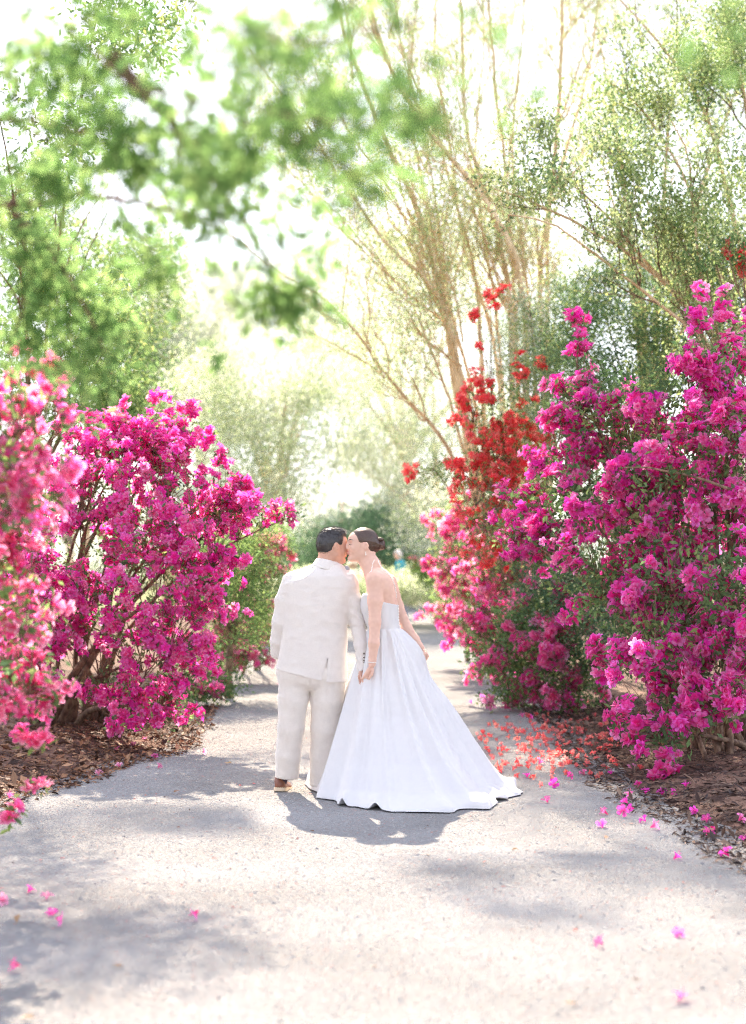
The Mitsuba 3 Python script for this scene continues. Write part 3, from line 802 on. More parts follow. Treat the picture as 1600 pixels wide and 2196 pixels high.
# trees along the far side of the garden
FAR = 'pale spring trees beyond the bend of the path'
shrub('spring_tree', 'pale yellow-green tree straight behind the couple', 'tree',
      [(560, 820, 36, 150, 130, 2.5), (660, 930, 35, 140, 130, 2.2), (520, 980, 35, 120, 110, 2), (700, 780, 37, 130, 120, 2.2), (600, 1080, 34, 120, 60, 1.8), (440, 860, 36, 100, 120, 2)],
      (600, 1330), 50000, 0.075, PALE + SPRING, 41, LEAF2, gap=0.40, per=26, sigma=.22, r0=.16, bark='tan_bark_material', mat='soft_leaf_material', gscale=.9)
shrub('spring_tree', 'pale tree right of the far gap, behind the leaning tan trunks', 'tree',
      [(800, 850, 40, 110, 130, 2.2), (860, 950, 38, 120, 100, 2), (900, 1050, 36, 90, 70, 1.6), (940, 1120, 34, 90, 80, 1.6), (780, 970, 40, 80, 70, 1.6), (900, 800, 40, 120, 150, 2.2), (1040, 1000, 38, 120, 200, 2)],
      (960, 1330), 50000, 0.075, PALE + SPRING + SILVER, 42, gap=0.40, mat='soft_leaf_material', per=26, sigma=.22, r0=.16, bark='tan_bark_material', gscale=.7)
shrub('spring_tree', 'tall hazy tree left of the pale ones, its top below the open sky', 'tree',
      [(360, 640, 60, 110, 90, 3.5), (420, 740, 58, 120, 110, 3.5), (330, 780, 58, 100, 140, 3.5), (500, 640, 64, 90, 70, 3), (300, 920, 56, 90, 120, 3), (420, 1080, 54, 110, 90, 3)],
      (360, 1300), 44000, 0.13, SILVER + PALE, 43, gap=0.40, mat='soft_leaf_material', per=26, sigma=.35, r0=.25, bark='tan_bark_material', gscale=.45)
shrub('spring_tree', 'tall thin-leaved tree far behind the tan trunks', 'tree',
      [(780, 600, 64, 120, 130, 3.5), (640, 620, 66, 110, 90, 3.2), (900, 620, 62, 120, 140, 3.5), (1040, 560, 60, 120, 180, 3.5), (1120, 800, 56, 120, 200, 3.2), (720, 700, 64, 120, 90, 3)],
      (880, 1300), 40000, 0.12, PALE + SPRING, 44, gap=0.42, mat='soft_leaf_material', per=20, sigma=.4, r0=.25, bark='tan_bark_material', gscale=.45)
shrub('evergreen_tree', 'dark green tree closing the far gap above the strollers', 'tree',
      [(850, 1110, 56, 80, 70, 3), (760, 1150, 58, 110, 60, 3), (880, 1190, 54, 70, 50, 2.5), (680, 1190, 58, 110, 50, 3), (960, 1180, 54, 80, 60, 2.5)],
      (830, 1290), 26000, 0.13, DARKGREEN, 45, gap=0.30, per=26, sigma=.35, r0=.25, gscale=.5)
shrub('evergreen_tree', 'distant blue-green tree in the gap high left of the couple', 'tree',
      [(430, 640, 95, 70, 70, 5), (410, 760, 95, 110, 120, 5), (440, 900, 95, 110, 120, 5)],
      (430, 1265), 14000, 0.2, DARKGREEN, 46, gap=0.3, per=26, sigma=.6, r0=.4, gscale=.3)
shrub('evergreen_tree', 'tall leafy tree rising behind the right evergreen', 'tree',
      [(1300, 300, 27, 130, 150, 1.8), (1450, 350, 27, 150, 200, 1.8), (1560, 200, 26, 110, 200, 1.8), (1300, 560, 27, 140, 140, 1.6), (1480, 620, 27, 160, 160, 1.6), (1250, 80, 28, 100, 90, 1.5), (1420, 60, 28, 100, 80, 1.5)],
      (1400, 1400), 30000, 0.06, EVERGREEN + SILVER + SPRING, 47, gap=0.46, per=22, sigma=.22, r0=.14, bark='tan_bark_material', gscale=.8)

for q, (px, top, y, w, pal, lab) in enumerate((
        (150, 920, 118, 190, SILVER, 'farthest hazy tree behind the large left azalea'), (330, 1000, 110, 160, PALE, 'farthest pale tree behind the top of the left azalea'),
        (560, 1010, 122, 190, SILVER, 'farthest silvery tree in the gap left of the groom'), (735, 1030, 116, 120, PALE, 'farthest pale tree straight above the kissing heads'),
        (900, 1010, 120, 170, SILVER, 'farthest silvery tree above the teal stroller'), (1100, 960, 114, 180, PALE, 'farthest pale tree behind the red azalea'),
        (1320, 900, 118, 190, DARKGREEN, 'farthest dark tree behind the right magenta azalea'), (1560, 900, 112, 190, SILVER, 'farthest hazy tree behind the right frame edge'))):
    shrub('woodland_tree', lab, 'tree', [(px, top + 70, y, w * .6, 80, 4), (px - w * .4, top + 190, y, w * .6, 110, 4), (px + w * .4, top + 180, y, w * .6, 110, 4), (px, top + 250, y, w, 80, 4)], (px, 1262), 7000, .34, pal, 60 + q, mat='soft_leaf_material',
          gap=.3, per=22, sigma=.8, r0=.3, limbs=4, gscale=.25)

# low pale planting beyond the path's end
mb = MB()
foliage(mb, [(900, 1258, 40, 70, 30, 2.0), (800, 1256, 40, 90, 30, 2.0), (650, 1256, 42, 120, 30, 2.5), (980, 1262, 38, 60, 26, 2)], 32000, 0.10, PALE + SPRING, 51, LEAF2, 20, .16, .3, width=.7)
mb.put('ground_cover', 'soft_leaf_material')
say('ground_cover', 'pale green low planting beyond the far end of the path', 'planting', kind='stuff')

# the tree that hangs into the picture close to the camera
key = name_key('overhanging_tree')
say(key, 'near leafy tree whose blurred boughs hang in from the upper left', 'tree')
rng = np.random.default_rng(5)
mb = MB()
base = np.array([-2.9, 4.4, 0])
BR = [
    ([(-1650, 900, 4.4), (-700, 100, 4.3), (-100, -60, 4.2), (130, 30, 4.1), (240, 120, 4.0), (330, 190, 3.9), (470, 215, 3.7), (620, 240, 3.5), (780, 265, 3.2), (930, 230, 2.9), (1090, 190, 2.6)], .012, .002),
    ([(240, 120, 4.0), (360, 230, 4.1), (470, 340, 4.2), (540, 450, 4.3), (590, 560, 4.3), (610, 660, 4.3)], .018, .004),
    ([(-700, 100, 4.3), (-200, 300, 4.8), (20, 430, 5.0), (130, 560, 5.0), (200, 680, 5.0), (240, 800, 5.0)], .02, .004),
    ([(20, 430, 5.0), (180, 420, 4.8), (330, 440, 4.6), (420, 480, 4.5)], .014, .004),
    ([(-100, -60, 4.2), (250, -40, 3.8), (450, 40, 3.5), (600, 90, 3.2), (760, 60, 2.9), (960, 20, 2.7), (1200, -10, 2.4), (1560, 40, 2.2)], .006, .002),
    ([(-200, 300, 4.8), (30, 250, 4.4), (160, 270, 4.2), (280, 300, 4.1)], .016, .004),
    ([(20, 430, 5.0), (30, 600, 5.1), (20, 740, 5.1)], .014, .004),
    ([(470, 215, 3.7), (560, 310, 3.8), (660, 330, 3.7), (740, 350, 3.6)], .01, .003),
]
tips = []
for pts, r0, r1 in BR:
    P = np.array([at(*p) for p in pts])
    if pts[0][0] == -1650:
        P[0] = base - [0, 0, .1]
    Q, R = limb(mb, P, r0, r1, rng, 24, 7, 0.006)
    grow(mb, Q, R, rng, 5, 0.3, .9, -.05, 2, tips, 4, .25)
mb.put(f'{key}__branches', 'brown_bark_material', True)
OV = [(150, 130, 4.1, 130, 90, .35), (60, 260, 4.4, 90, 60, .3), (250, 290, 4.1, 110, 90, .3), (350, 190, 3.9, 80, 60, .2), (440, 240, 3.8, 90, 60, .2), (520, 330, 3.9, 70, 50, .2), (620, 200, 3.5, 90, 50, .2),
      (700, 335, 3.6, 80, 36, .15), (780, 260, 3.2, 80, 36, .15), (890, 240, 3.0, 90, 30, .15), (1000, 190, 2.7, 50, 30, .1), (1085, 190, 2.6, 60, 40, .1), (560, 90, 3.3, 120, 60, .2), (420, 60, 3.6, 110, 60, .2), (950, 40, 2.7, 110, 30, .12),
      (1500, 40, 2.2, 110, 30, .1), (60, 500, 5.0, 110, 80, .3), (120, 610, 5.0, 110, 90, .3), (210, 690, 5.0, 90, 80, .25), (60, 720, 5.1, 90, 90, .3), (250, 560, 4.9, 80, 60, .25), (340, 440, 4.6, 70, 50, .2), (190, 800, 5.0, 90, 40, .2),
      (592, 560, 4.3, 34, 60, .12), (620, 640, 4.3, 55, 40, .12), (560, 670, 4.3, 34, 30, .1), (470, 420, 4.2, 45, 40, .12), (690, 510, 4.1, 26, 26, .1), (260, 20, 4.0, 100, 40, .2), (690, 150, 3.2, 60, 60, .12), (800, 120, 3.0, 30, 70, .1), (960, 120, 2.7, 26, 60, .08), (340, 600, 4.6, 26, 50, .1)]
OV2 = [(592, 560, 4.3, 34, 70, .12), (620, 640, 4.3, 60, 45, .12), (560, 670, 4.3, 36, 34, .1), (470, 430, 4.2, 50, 50, .12), (690, 510, 4.1, 30, 30, .1), (580, 500, 4.2, 40, 40, .1), (520, 340, 3.8, 70, 50, .15), (430, 350, 4.0, 60, 50, .15),
       (380, 560, 4.5, 40, 40, .1), (330, 620, 4.6, 30, 60, .1), (720, 430, 4.0, 40, 30, .1), (300, 350, 4.2, 80, 50, .2), (100, 370, 4.6, 90, 50, .2), (640, 250, 3.6, 90, 40, .15), (860, 210, 3.0, 90, 40, .12)]
C, N = in_lumps(rng, OV, 620, .2, 0.42, 4.0, .1, 9)
C2, N2 = in_lumps(rng, OV2, 260, .2, 0.36, 4.0, .1, 10)
C, N = np.vstack([C, C2]), np.vstack([N, N2])
tp = np.vstack(tips)
n1, n2 = 3700, 1500
k = rng.integers(0, len(C), n1)
k2 = rng.integers(0, len(tp), n2)
pos = np.vstack([C[k] + rng.normal(0, .035, (n1, 3)), tp[k2, :3] + rng.normal(0, .02, (n2, 3))])
ax = unit(np.vstack([N[k], tp[k2, 3:]]) * .4 + rand_dir(rng, n1 + n2) + [0, 0, -.35])
size = .045 * rng.uniform(.6, 1.25, n1 + n2)
px, py, d = project(pos)
vis = (px > -20) & (px < 1620) & (py > -20)
order = np.argsort(np.where(vis, d / size, 1e9))
tone = tones(rng, n1 + n2, GLOSSY)
nm = rand_dir(rng, n1 + n2) + [0, 0, .8]
x_ = unit(ax)
z_ = unit(nm - x_ * (nm * x_).sum(-1, keepdims=True))
y_ = np.cross(z_, x_)
var = [mikit.ply(LEAF6, 'leaf_material', color=np.tile(t, (7, 1))) for t in tones(rng, 8, GLOSSY)]
for q, i in enumerate(order[:300]):
    m = np.eye(4)
    m[:3, :3] = np.stack([x_[i], y_[i] * 1.15, z_[i]], 1) * size[i]
    m[:3, 3] = pos[i]
    scene[f'{key}__leaf' + (f'_{q:03d}' if q else '')] = {**var[q % 8], 'to_world': T(m.tolist())}
mb = MB()
o = order[300:]
V, F, i = leaves(pos[o], ax[o], nm[o], size[o], LEAF6, 1.15)
mb.add(V, F, tone[o][i])
mb.put(f'{key}__leaves', 'leaf_material')
say(f'{key}__leaves', kind='stuff')

# ------------------------------------------------------------------ figures: smooth-blended solids turned into meshes
class Solid:
    """A signed distance field on a grid of spacing h, in a frame (origin, rotation columns) of its own."""

    def __init__(self, lo, hi, h):
        self.lo, self.h = np.asarray(lo, float), h
        self.n = np.ceil((np.asarray(hi, float) - self.lo) / h).astype(int) + 1
        self.d = np.full(self.n, 1.0, np.float32)

    def region(self, lo, hi):
        a = np.clip(np.floor((np.asarray(lo) - self.lo) / self.h).astype(int), 0, self.n)
        b = np.clip(np.ceil((np.asarray(hi) - self.lo) / self.h).astype(int) + 1, 0, self.n)
        sl = tuple(slice(i, j) for i, j in zip(a, b))
        ax = [(self.lo[q] + self.h * np.arange(a[q], b[q])).astype(np.float32) for q in range(3)]
        return sl, np.stack(np.meshgrid(*ax, indexing='ij'), -1)

    def join(self, lo, hi, fn, k=0.01, mode='add'):
        m = 3 * k + 4 * self.h
        sl, P = self.region(np.asarray(lo) - m, np.asarray(hi) + m)
        if P.size == 0:
            return self
        a, b = self.d[sl], fn(P)
        k = max(k, 1e-5)
        if mode == 'add':
            hh = np.clip(.5 + .5 * (a - b) / k, 0, 1)
            self.d[sl] = a * (1 - hh) + b * hh - k * hh * (1 - hh)
        else:                                           # cut away b
            hh = np.clip(.5 - .5 * (a + b) / k, 0, 1)
            self.d[sl] = a * (1 - hh) - b * hh + k * hh * (1 - hh)
        return self

    def cone(self, a, b, ra, rb, k=0.01, mode='add'):
        a, b = np.asarray(a, float), np.asarray(b, float)
        r = max(ra, rb)

        def fn(P):
            ba = b - a
            t = np.clip(((P - a) @ ba) / max(ba @ ba, 1e-12), 0, 1)
            return np.linalg.norm(P - a - t[..., None] * ba, axis=-1) - (ra + (rb - ra) * t)
        return self.join(np.minimum(a, b) - r, np.maximum(a, b) + r, fn, k, mode)

    def chain(self, pts, rad, k=0.01):
        for i in range(len(pts) - 1):
            self.cone(pts[i], pts[i + 1], rad[i], rad[i + 1], k)
        return self

    def ell(self, c, r, k=0.01, rot=None, mode='add', n=2.0):
        c, r = np.asarray(c, float), np.asarray(r, float)
        M = np.eye(3) if rot is None else np.asarray(rot, float)

        def fn(P):
            q = np.abs((P - c) @ M) / r
            if n == 2.0:
                k0 = np.linalg.norm(q, axis=-1)
                k1 = np.linalg.norm(q / r, axis=-1)
                return k0 * (k0 - 1) / np.maximum(k1, 1e-9)
            return ((q ** n).sum(-1) ** (1 / n) - 1) * r.min()
        ext = np.full(3, r.max()) if rot is not None else r
        return self.join(c - ext, c + ext, fn, k, mode)

    def half(self, point, normal):
        """Keeps what lies behind the plane."""
        nrm = unit(normal)
        P = self.region(self.lo, self.lo + self.h * self.n)[1]
        self.d = np.maximum(self.d, ((P - np.asarray(point)) @ nrm).astype(np.float32))
        return self

    def mesh(self, shift=0.0):
        """Surface nets."""
        d = np.pad(self.d, 1, constant_values=1.0) - shift
        s = d < 0
        n = np.array(d.shape) - 1
        corner = [s[i:n[0] + i, j:n[1] + j, k:n[2] + k] for i in (0, 1) for j in (0, 1) for k in (0, 1)]
        cnt = sum(c.astype(np.int8) for c in corner)
        act = (cnt > 0) & (cnt < 8)
        I = np.argwhere(act)
        idx = np.full(n, -1, np.int64)
        idx[act] = np.arange(len(I))
        acc, w = np.zeros((len(I), 3)), np.zeros(len(I))
        offs = [np.array(o) for o in np.ndindex(2, 2, 2)]
        for o in offs:
            for ax in range(3):
                if o[ax] == 0:
                    e = o.copy()
                    e[ax] = 1
                    va, vb = d[tuple((I + o).T)], d[tuple((I + e).T)]
                    x = (va < 0) != (vb < 0)
                    t = np.where(x, va / np.where(x, va - vb, 1), 0)
                    p = I + o + np.eye(3)[ax] * t[:, None]
                    acc += p * x[:, None]
                    w += x
        V = (acc / w[:, None] - 1) * self.h + self.lo
        F = []
        for ax in range(3):
            u_, v_ = (ax + 1) % 3, (ax + 2) % 3
            e = np.zeros(3, int)
            e[ax] = 1
            a = s[tuple(slice(0, m - q) for m, q in zip(s.shape, e))]
            b = s[tuple(slice(q, m) for m, q in zip(s.shape, e))]
            for sgn, msk in ((1, a & ~b), (-1, ~a & b)):
                q = np.argwhere(msk)
                q = q[(q[:, u_] > 0) & (q[:, v_] > 0)]
                q = q[(q < n).all(1)]
                du, dv = np.eye(3, dtype=int)[u_], np.eye(3, dtype=int)[v_]
                c = [idx[tuple((q - du - dv).T)], idx[tuple((q - dv).T)], idx[tuple(q.T)], idx[tuple((q - du).T)]]
                quad = np.stack(c if sgn > 0 else c[::-1], 1)
                F.append(quad[(quad >= 0).all(1)])
        Q = np.vstack(F)
        return V, np.vstack([Q[:, [0, 1, 2]], Q[:, [0, 2, 3]]])


def smooth(V, F, it=6, lam=0.5):
    """Taubin smoothing."""
    from scipy.sparse import coo_matrix
    e = np.unique(np.sort(np.vstack([F[:, [0, 1]], F[:, [1, 2]], F[:, [2, 0]]]), 1), axis=0)
    i, j = np.concatenate([e[:, 0], e[:, 1]]), np.concatenate([e[:, 1], e[:, 0]])
    A = coo_matrix((np.ones(len(i)), (i, j)), (len(V), len(V))).tocsr()
    deg = np.maximum(np.asarray(A.sum(1)), 1)
    for q in range(2 * it):
        V = V + (lam if q % 2 == 0 else -lam - .02) * (A @ V / deg - V)
    return V, F


def thin(V, F, tol=.0005):
    """Fewer triangles where the surface is nearly flat."""
    import manifold3d
    m = manifold3d.Manifold(manifold3d.Mesh(np.asarray(V, np.float32), np.asarray(F, np.uint32)))
    if m.is_empty():
        return V, F
    o = m.simplify(tol).to_mesh()
    return np.array(o.vert_properties[:, :3], float), np.array(o.tri_verts, int)


def vnormals(V, F):
    n = np.zeros_like(V)
    f = np.cross(V[F[:, 1]] - V[F[:, 0]], V[F[:, 2]] - V[F[:, 0]])
    for k in range(3):
        np.add.at(n, F[:, k], f)
    return unit(n)


def skin_fn(tone):
    def fn(p, n, uv):
        g = pfbm(p.x * 55, p.y * 55, p.z * 55, 3)
        return pmix([tone[0] * .93, tone[1] * .88, tone[2] * .87], [tone[0] * 1.05, tone[1] * 1.08, tone[2] * 1.08], g)
    return fn


scene['skin_material'] = {'type': 'principled', 'base_color': mikit.proc(skin_fn((.60, .345, .255))), 'roughness': .5, 'specular': .4, 'flatness': .6}
scene['fair_skin_material'] = {'type': 'principled', 'base_color': mikit.proc(skin_fn((.70, .455, .36))), 'roughness': .5, 'specular': .4, 'flatness': .6}


def weave_fn(lo, hi):
    def fn(p, n, uv):
        g = .5 * pn(p.x * 420, p.y * 420, p.z * 160) + .5 * pfbm(p.x * 30, p.y * 30, p.z * 30, 3)
        return pmix(lo, hi, g)
    return fn


def weave_bump(p, n, uv):
    return pn(p.x * 380, p.y * 380, p.z * 150)


def cloth(name, lo, hi, rough=.85, sheen=.4, bump=.0006):
    scene[name] = {'type': 'twosided', 'bsdf': {'type': 'bumpmap', 'arbitrary': mikit.proc(weave_bump, .0008), 'scale': bump,
                   'nested': {'type': 'principled', 'base_color': mikit.proc(weave_fn(lo, hi)), 'roughness': rough, 'sheen': sheen, 'specular': .25}}}


cloth('linen_material', [.58, .54, .51], [.68, .64, .605])
cloth('trouser_material', [.58, .535, .495], [.68, .635, .59])
cloth('satin_material', [.58, .57, .58], [.64, .63, .635], .42, .3, .0001)
cloth('shirt_material', [.74, .74, .76], [.82, .82, .84])


def plain(name, c, rough=.5, spec=.5, **k):
    scene[name] = {'type': 'twosided', 'bsdf': {'type': 'principled', 'base_color': rgb(*c), 'roughness': rough, 'specular': spec, **k}}


def hair_fn(a, b):
    def fn(p, n, uv):
        return pmix(a, b, pn(p.x * 260, p.y * 260, p.z * 120))
    return fn


scene['black_hair_material'] = {'type': 'principled', 'base_color': mikit.proc(hair_fn([.012, .011, .013], [.040, .033, .034])), 'roughness': .38, 'specular': .6}
scene['brown_hair_material'] = {'type': 'principled', 'base_color': mikit.proc(hair_fn([.028, .014, .010], [.085, .045, .031])), 'roughness': .36, 'specular': .6}
plain('leather_material', (.17, .06, .035), .38, .5)
plain('sole_material', (.62, .50, .36), .7, .3)
plain('sock_material', (.055, .04, .06), .9, .2)
plain('button_material', (.09, .07, .06), .4, .5)
plain('pearl_material', (.82, .78, .74), .25, .6)
plain('lip_material', (.55, .20, .18), .45, .4)
plain('lash_material', (.03, .02, .018), .6, .3)


def head_frame(origin, fwd, upv):
    f = unit(fwd)
    l = unit(np.cross(upv, f))
    return np.asarray(origin, float), np.stack([f, l, np.cross(f, l)], 1)          # columns: forward, left, up


def build_head(S, O, M, s, female=False):
    e = .82 if female else 1.0
    """Cranium, face, jaw, nose, lips, ears, lids in a head frame of scale s."""
    w = lambda *p: O + M @ (np.array(p) * s)
    E = lambda c, r, k=.012, n=2.0: S.ell(w(*c), np.array(r) * s, k * s, M, n=n)
    E((-.012, 0, .028), (.098, .075, .080), .01)
    E((-.030, 0, .005), (.082, .071, .080), .02)
    E((.034, 0, -.035), (.056, .058, .080), .03)
    E((.052, 0, .024), (.046, .060, .054), .025)                   # forehead
    jw = .046 if female else .054
    for q in (-1, 1):
        S.cone(w(-.004, q * jw, -.062), w(.066, q * .014, -.103), .020 * s, .017 * s, .03 * s)
        S.cone(w(-.01, q * .060, -.01), w(-.004, q * jw, -.062), .018 * s, .020 * s, .03 * s)
        E((.060, q * .036, -.030), (.030, .024, .028), .022)         # cheek
        S.cone(w(.084, q * .010, .026), w(.066, q * .046, .024), .0105 * s, .009 * s, .012 * s)  # brow
        S.ell(w(.094, q * .033, .006), np.array([.020, .019, .0125]) * s, .010 * s, M, mode='cut')   # eye socket
        E((.068, q * .031, .003), (.0155, .0155, .0120), .003)         # closed lid
        E((.095, q * .0115, -.034), (.011, .0075, .008), .006)        # nostril wing
        # ear
        R = M @ np.array([[.94, -.30, .17], [.34, .92, -.1], [-.13, .15, .98]]).T if q > 0 else M @ np.array([[.94, .30, .17], [-.34, .92, .1], [-.13, -.15, .98]]).T
        S.ell(w(-.012, q * .085, -.012), np.array([.021 * e, .0115, .034 * e]) * s, .004 * s, R)
        S.ell(w(-.005, q * .0985, -.008), np.array([.0125 * e, .0085, .021 * e]) * s, .004 * s, R, mode='cut')
        S.cone(w(-.012 - .015 * e, q * .092, -.012 + .012 * e), w(-.010, q * .095, -.012 + .029 * e), .005 * s, .0045 * s, .003 * s)
    E((.077, 0, -.105), (.019, .021, .015), .014)                  # chin
    S.cone(w(.091, 0, .016), w(.112, 0, -.027), .0078 * s, .0115 * s, .012 * s)
    S.cone(w(.112, 0, -.027), w(.094, 0, -.037), .0105 * s, .009 * s, .008 * s)
    E((.094, 0, -.0575), (.0105, .021, .0068), .005)
    E((.091, 0, -.0705), (.0105, .018, .0072), .005)
    return w


# ------------------------------------------------------------------ the groom
groom = name_key('person')
say(groom, 'dark-haired man in a cream suit seen from behind, kissing the bride and holding her hand', 'person')
GY = 11.0


def G(px, py, dy=0.0):
    return at(px, py, GY + dy)


def hand(S, wrist, knuckle, side, r, fingers, palm_w=.040, k=.008):
    """Palm from wrist to the knuckle line (across the unit vector side), and fingers given as polylines in metres."""
    wrist, knuckle, side = map(lambda v: np.asarray(v, float), (wrist, knuckle, side))
    ax = unit(knuckle - wrist)
    for q in (-1, -.33, .33, 1):
        S.cone(wrist + side * q * palm_w * .22 + ax * .030, knuckle + side * q * palm_w * .80, .0135 * r, .0120 * r, .006)
    for f, rr in fingers:
        f = [np.asarray(p, float) for p in f]
        m = len(f)
        S.chain(f, [rr * (1 - .28 * q / (m - 1)) for q in range(m)], .004)


S = Solid(G(570, 1475, -.24) - .03, G(830, 1130, .24) + .03, .0044)
hf = unit([math.cos(.42), math.sin(.42), -.03])
O, M = head_frame(G(714.5, 1170, .010), hf, unit([-.06, -.02, 1]))
HS = .95
hw = build_head(S, O, M, HS)
S.cone(hw(-.028, 0, -.03), G(694, 1232, .0), .060, .066, .03)
S.cone(hw(.030, 0, -.085), G(704, 1232, .05), .036, .05, .03)
# torso and arms inside the suit
S.ell(G(683, 1275), (.19, .10, .16), .03)
S.ell(G(676, 1350), (.17, .10, .20), .04)
S.chain([G(748, 1252), G(768, 1338, -.03), G(777, 1418, -.105)], [.046, .038, .025], .02)
S.chain([G(620, 1252), G(601, 1332, .0), G(599, 1380, .03), G(624, 1405, .10)], [.046, .036, .024, .03], .02)
wr = G(778, 1428, -.125)
S.chain([G(777, 1418, -.108), wr], [.0245, .024], .01)
hand(S, wr, G(777, 1448, -0.142), unit([.35, .9, 0]), 1.0, [
    ([G(773, 1441, -0.167), G(770, 1452, -0.174), G(773, 1466, -0.172)], .0095),                 # thumb, down the near side
    ([G(779, 1449, -0.107), G(785, 1459, -0.122), G(789, 1463, -0.147), G(790, 1456, -0.167)], .0092),
    ([G(778, 1450, -0.122), G(783, 1462, -0.132), G(786, 1468, -0.157), G(787, 1461, -0.174)], .0092),
    ([G(777, 1450, -0.137), G(781, 1463, -0.142), G(784, 1471, -0.160), G(786, 1466, -0.178)], .0088),
    ([G(781, 1447, -0.097), G(787, 1455, -0.112), G(792, 1458, -0.142), G(794, 1451, -0.162)], .0080)])
GV, GF = thin(*smooth(*S.mesh(), 4))
put(f'{groom}__body', (GV, GF), 'skin_material', True)


S = Solid(O - .16, O + .17, .004)
for c, r in [((-.014, 0, .032), (.102, .081, .084)), ((-.036, 0, .0), (.082, .078, .085)), ((.040, 0, .086), (.048, .056, .024)), ((.005, 0, .100), (.07, .06, .022))]:
    S.ell(O + M @ (np.array(c) * HS), np.array(r) * HS, .014, M)
# the hairline: forehead and temples, round the ear, nape
cut = Solid(O - .16, O + .17, .004)
cut.cone(O + M @ np.array([.190, -.2, -.030]), O + M @ np.array([.190, .2, -.030]), .126, .126, .001)
cut.cone(O + M @ np.array([.004, -.2, -.050]), O + M @ np.array([.004, .2, -.050]), .040, .040, .012)
cut.cone(O + M @ np.array([.050, -.2, -.085]), O + M @ np.array([.050, .2, -.085]), .060, .060, .012)
S.d = np.maximum(S.d, -cut.d).astype(np.float32)
S.half(O + M @ np.array([-.06, 0, -.080]), M @ np.array([.35, 0, -1.0]))
V, F = smooth(*S.mesh(), 6)
nv = vnormals(V, F)
loc = (V - O) @ M / HS
tuft = meshkit.fbm(np.stack([loc[:, 0] * 70, loc[:, 1] * 110, loc[:, 2] * 70], -1), 3, 3) - .45
top = np.clip((loc[:, 2] - .03) / .06, 0, 1)
V = V + nv * (tuft * (.003 + .012 * top))[:, None]
mb = MB()
mb.add(V, F)
rng = np.random.default_rng(71)
for q in rng.choice(len(V), 2200, replace=False):
    tq = top[q]
    back = np.array([.55 * tq - .35, 0, -.75 + .75 * tq])
    d = M @ back + nv[q] * (.12 + .28 * tq) + rng.normal(0, .16, 3)
    d = unit(d)
    L = rng.uniform(.007, .012) + .008 * tq
    P = np.stack([V[q] - nv[q] * .004, V[q] + d * L * .5, V[q] + d * L - nv[q] * .0025])
    mb.add(*tube(P, [.0010, .0008, .0003], 3, cap=False))
mb.put(f'{groom}__hair', 'black_hair_material', True)

# jacket: torso by measured sections, then sleeves
SEC = np.array([[1200, 683, 719, .070, .02], [1208, 675, 729, .082, .02], [1217, 650, 742, .10, .015], [1226, 624, 757, .112, .01], [1238, 609, 766, .12, .0], [1255, 606, 767, .128, 0], [1300, 607, 752, .135, 0],
                [1350, 606, 746, .135, 0], [1400, 600, 745, .137, 0], [1440, 590, 746, .137, 0], [1475, 585, 746, .137, 0]])


def section_solid(S, SEC, base, y0, n=2.5, lo=None, hi=None, k=.01, pw=1.0):
    """Superellipse sections: photo row, left and right edge, half depth, depth shift."""
    zs = np.array([at(800, r[0], y0)[2] for r in SEC])[::-1]
    xl = np.array([at(r[1], r[0], y0)[0] for r in SEC])[::-1]
    xr = np.array([at(r[2], r[0], y0)[0] for r in SEC])[::-1]
    fx = [PchipInterpolator(zs, a) for a in (xl, xr, SEC[::-1, 3], SEC[::-1, 4])]

    def fn(P):
        z = P[..., 2]
        zc = np.clip(z[0, 0], zs[0], zs[-1])
        l, r, b, dy = (f(zc).astype(np.float32) for f in fx)
        a, cx = (r - l) / 2, (l + r) / 2
        q = (np.abs((P[..., 0] - cx) / a) ** n + np.abs((P[..., 1] - y0 - dy) / b) ** n) ** (1 / n)
        d = (q - 1) * np.minimum(a, b)
        return np.maximum(d, np.maximum(z - zs[-1], zs[0] - z)).astype(np.float32)
    lo = [xl.min(), y0 - .2, zs[0]]
    hi = [xr.max(), y0 + .2, zs[-1]]
    S.join(lo, hi, fn, k)
    return S


S = Solid(G(566, 1490, -.22), G(812, 1186, .22), .0056)
section_solid(S, SEC, None, GY, 2.4)
# the shoulders slope down to the back
P = S.region(S.lo, S.lo + S.h * S.n)[1]
rx_ = [G(a, 1230)[0] for a in (600, 609, 624, 650, 672, 684, 720, 734, 742, 757, 768)]
rz_ = [G(700, a)[2] for a in (1252, 1238, 1226, 1217, 1204, 1185, 1185, 1206, 1217, 1226, 1242)]
ridge = np.interp(P[..., 0], rx_, rz_)
slope = (P[..., 2] - ridge + np.maximum(GY + .03 - P[..., 1], 0) * .52) * .85
S.d = np.maximum(S.d, slope).astype(np.float32)
S.chain([G(746, 1246), G(757, 1290, -.015), G(767, 1338, -.03), G(774, 1385, -.088), G(778, 1440, -.142)], [.060, .056, .050, .041, .034], .018)
S.chain([G(624, 1246), G(608, 1290, .0), G(600, 1335, .0), G(594, 1375, .03), G(593, 1402, .06)], [.058, .055, .050, .044, .038], .018)
# hem rising a little to the left, open at the neck
P = S.region(S.lo, S.lo + S.h * S.n)[1]
zl, zr = at(588, 1433, GY)[2], at(690, 1458, GY)[2]
xl, xr = at(588, 1433, GY)[0], at(690, 1458, GY)[0]
hem = zl + (zr - zl) * np.clip((P[..., 0] - xl) / (xr - xl), 0, 1.15)
torso_side = P[..., 0] < at(757, 1440, GY)[0]
S.d = np.where(torso_side, np.maximum(S.d, (hem - P[..., 2]) * .97), S.d)
cuff = at(778, 1433, GY)[2] + (P[..., 0] - at(778, 1433, GY)[0]) * 1.0
S.d = np.where(~torso_side, np.maximum(S.d, (cuff - P[..., 2]) * .72), S.d)
# neck opening
S.cone(G(702, 1225, .02), G(708, 1180, .03), .058, .066, .006, 'cut')
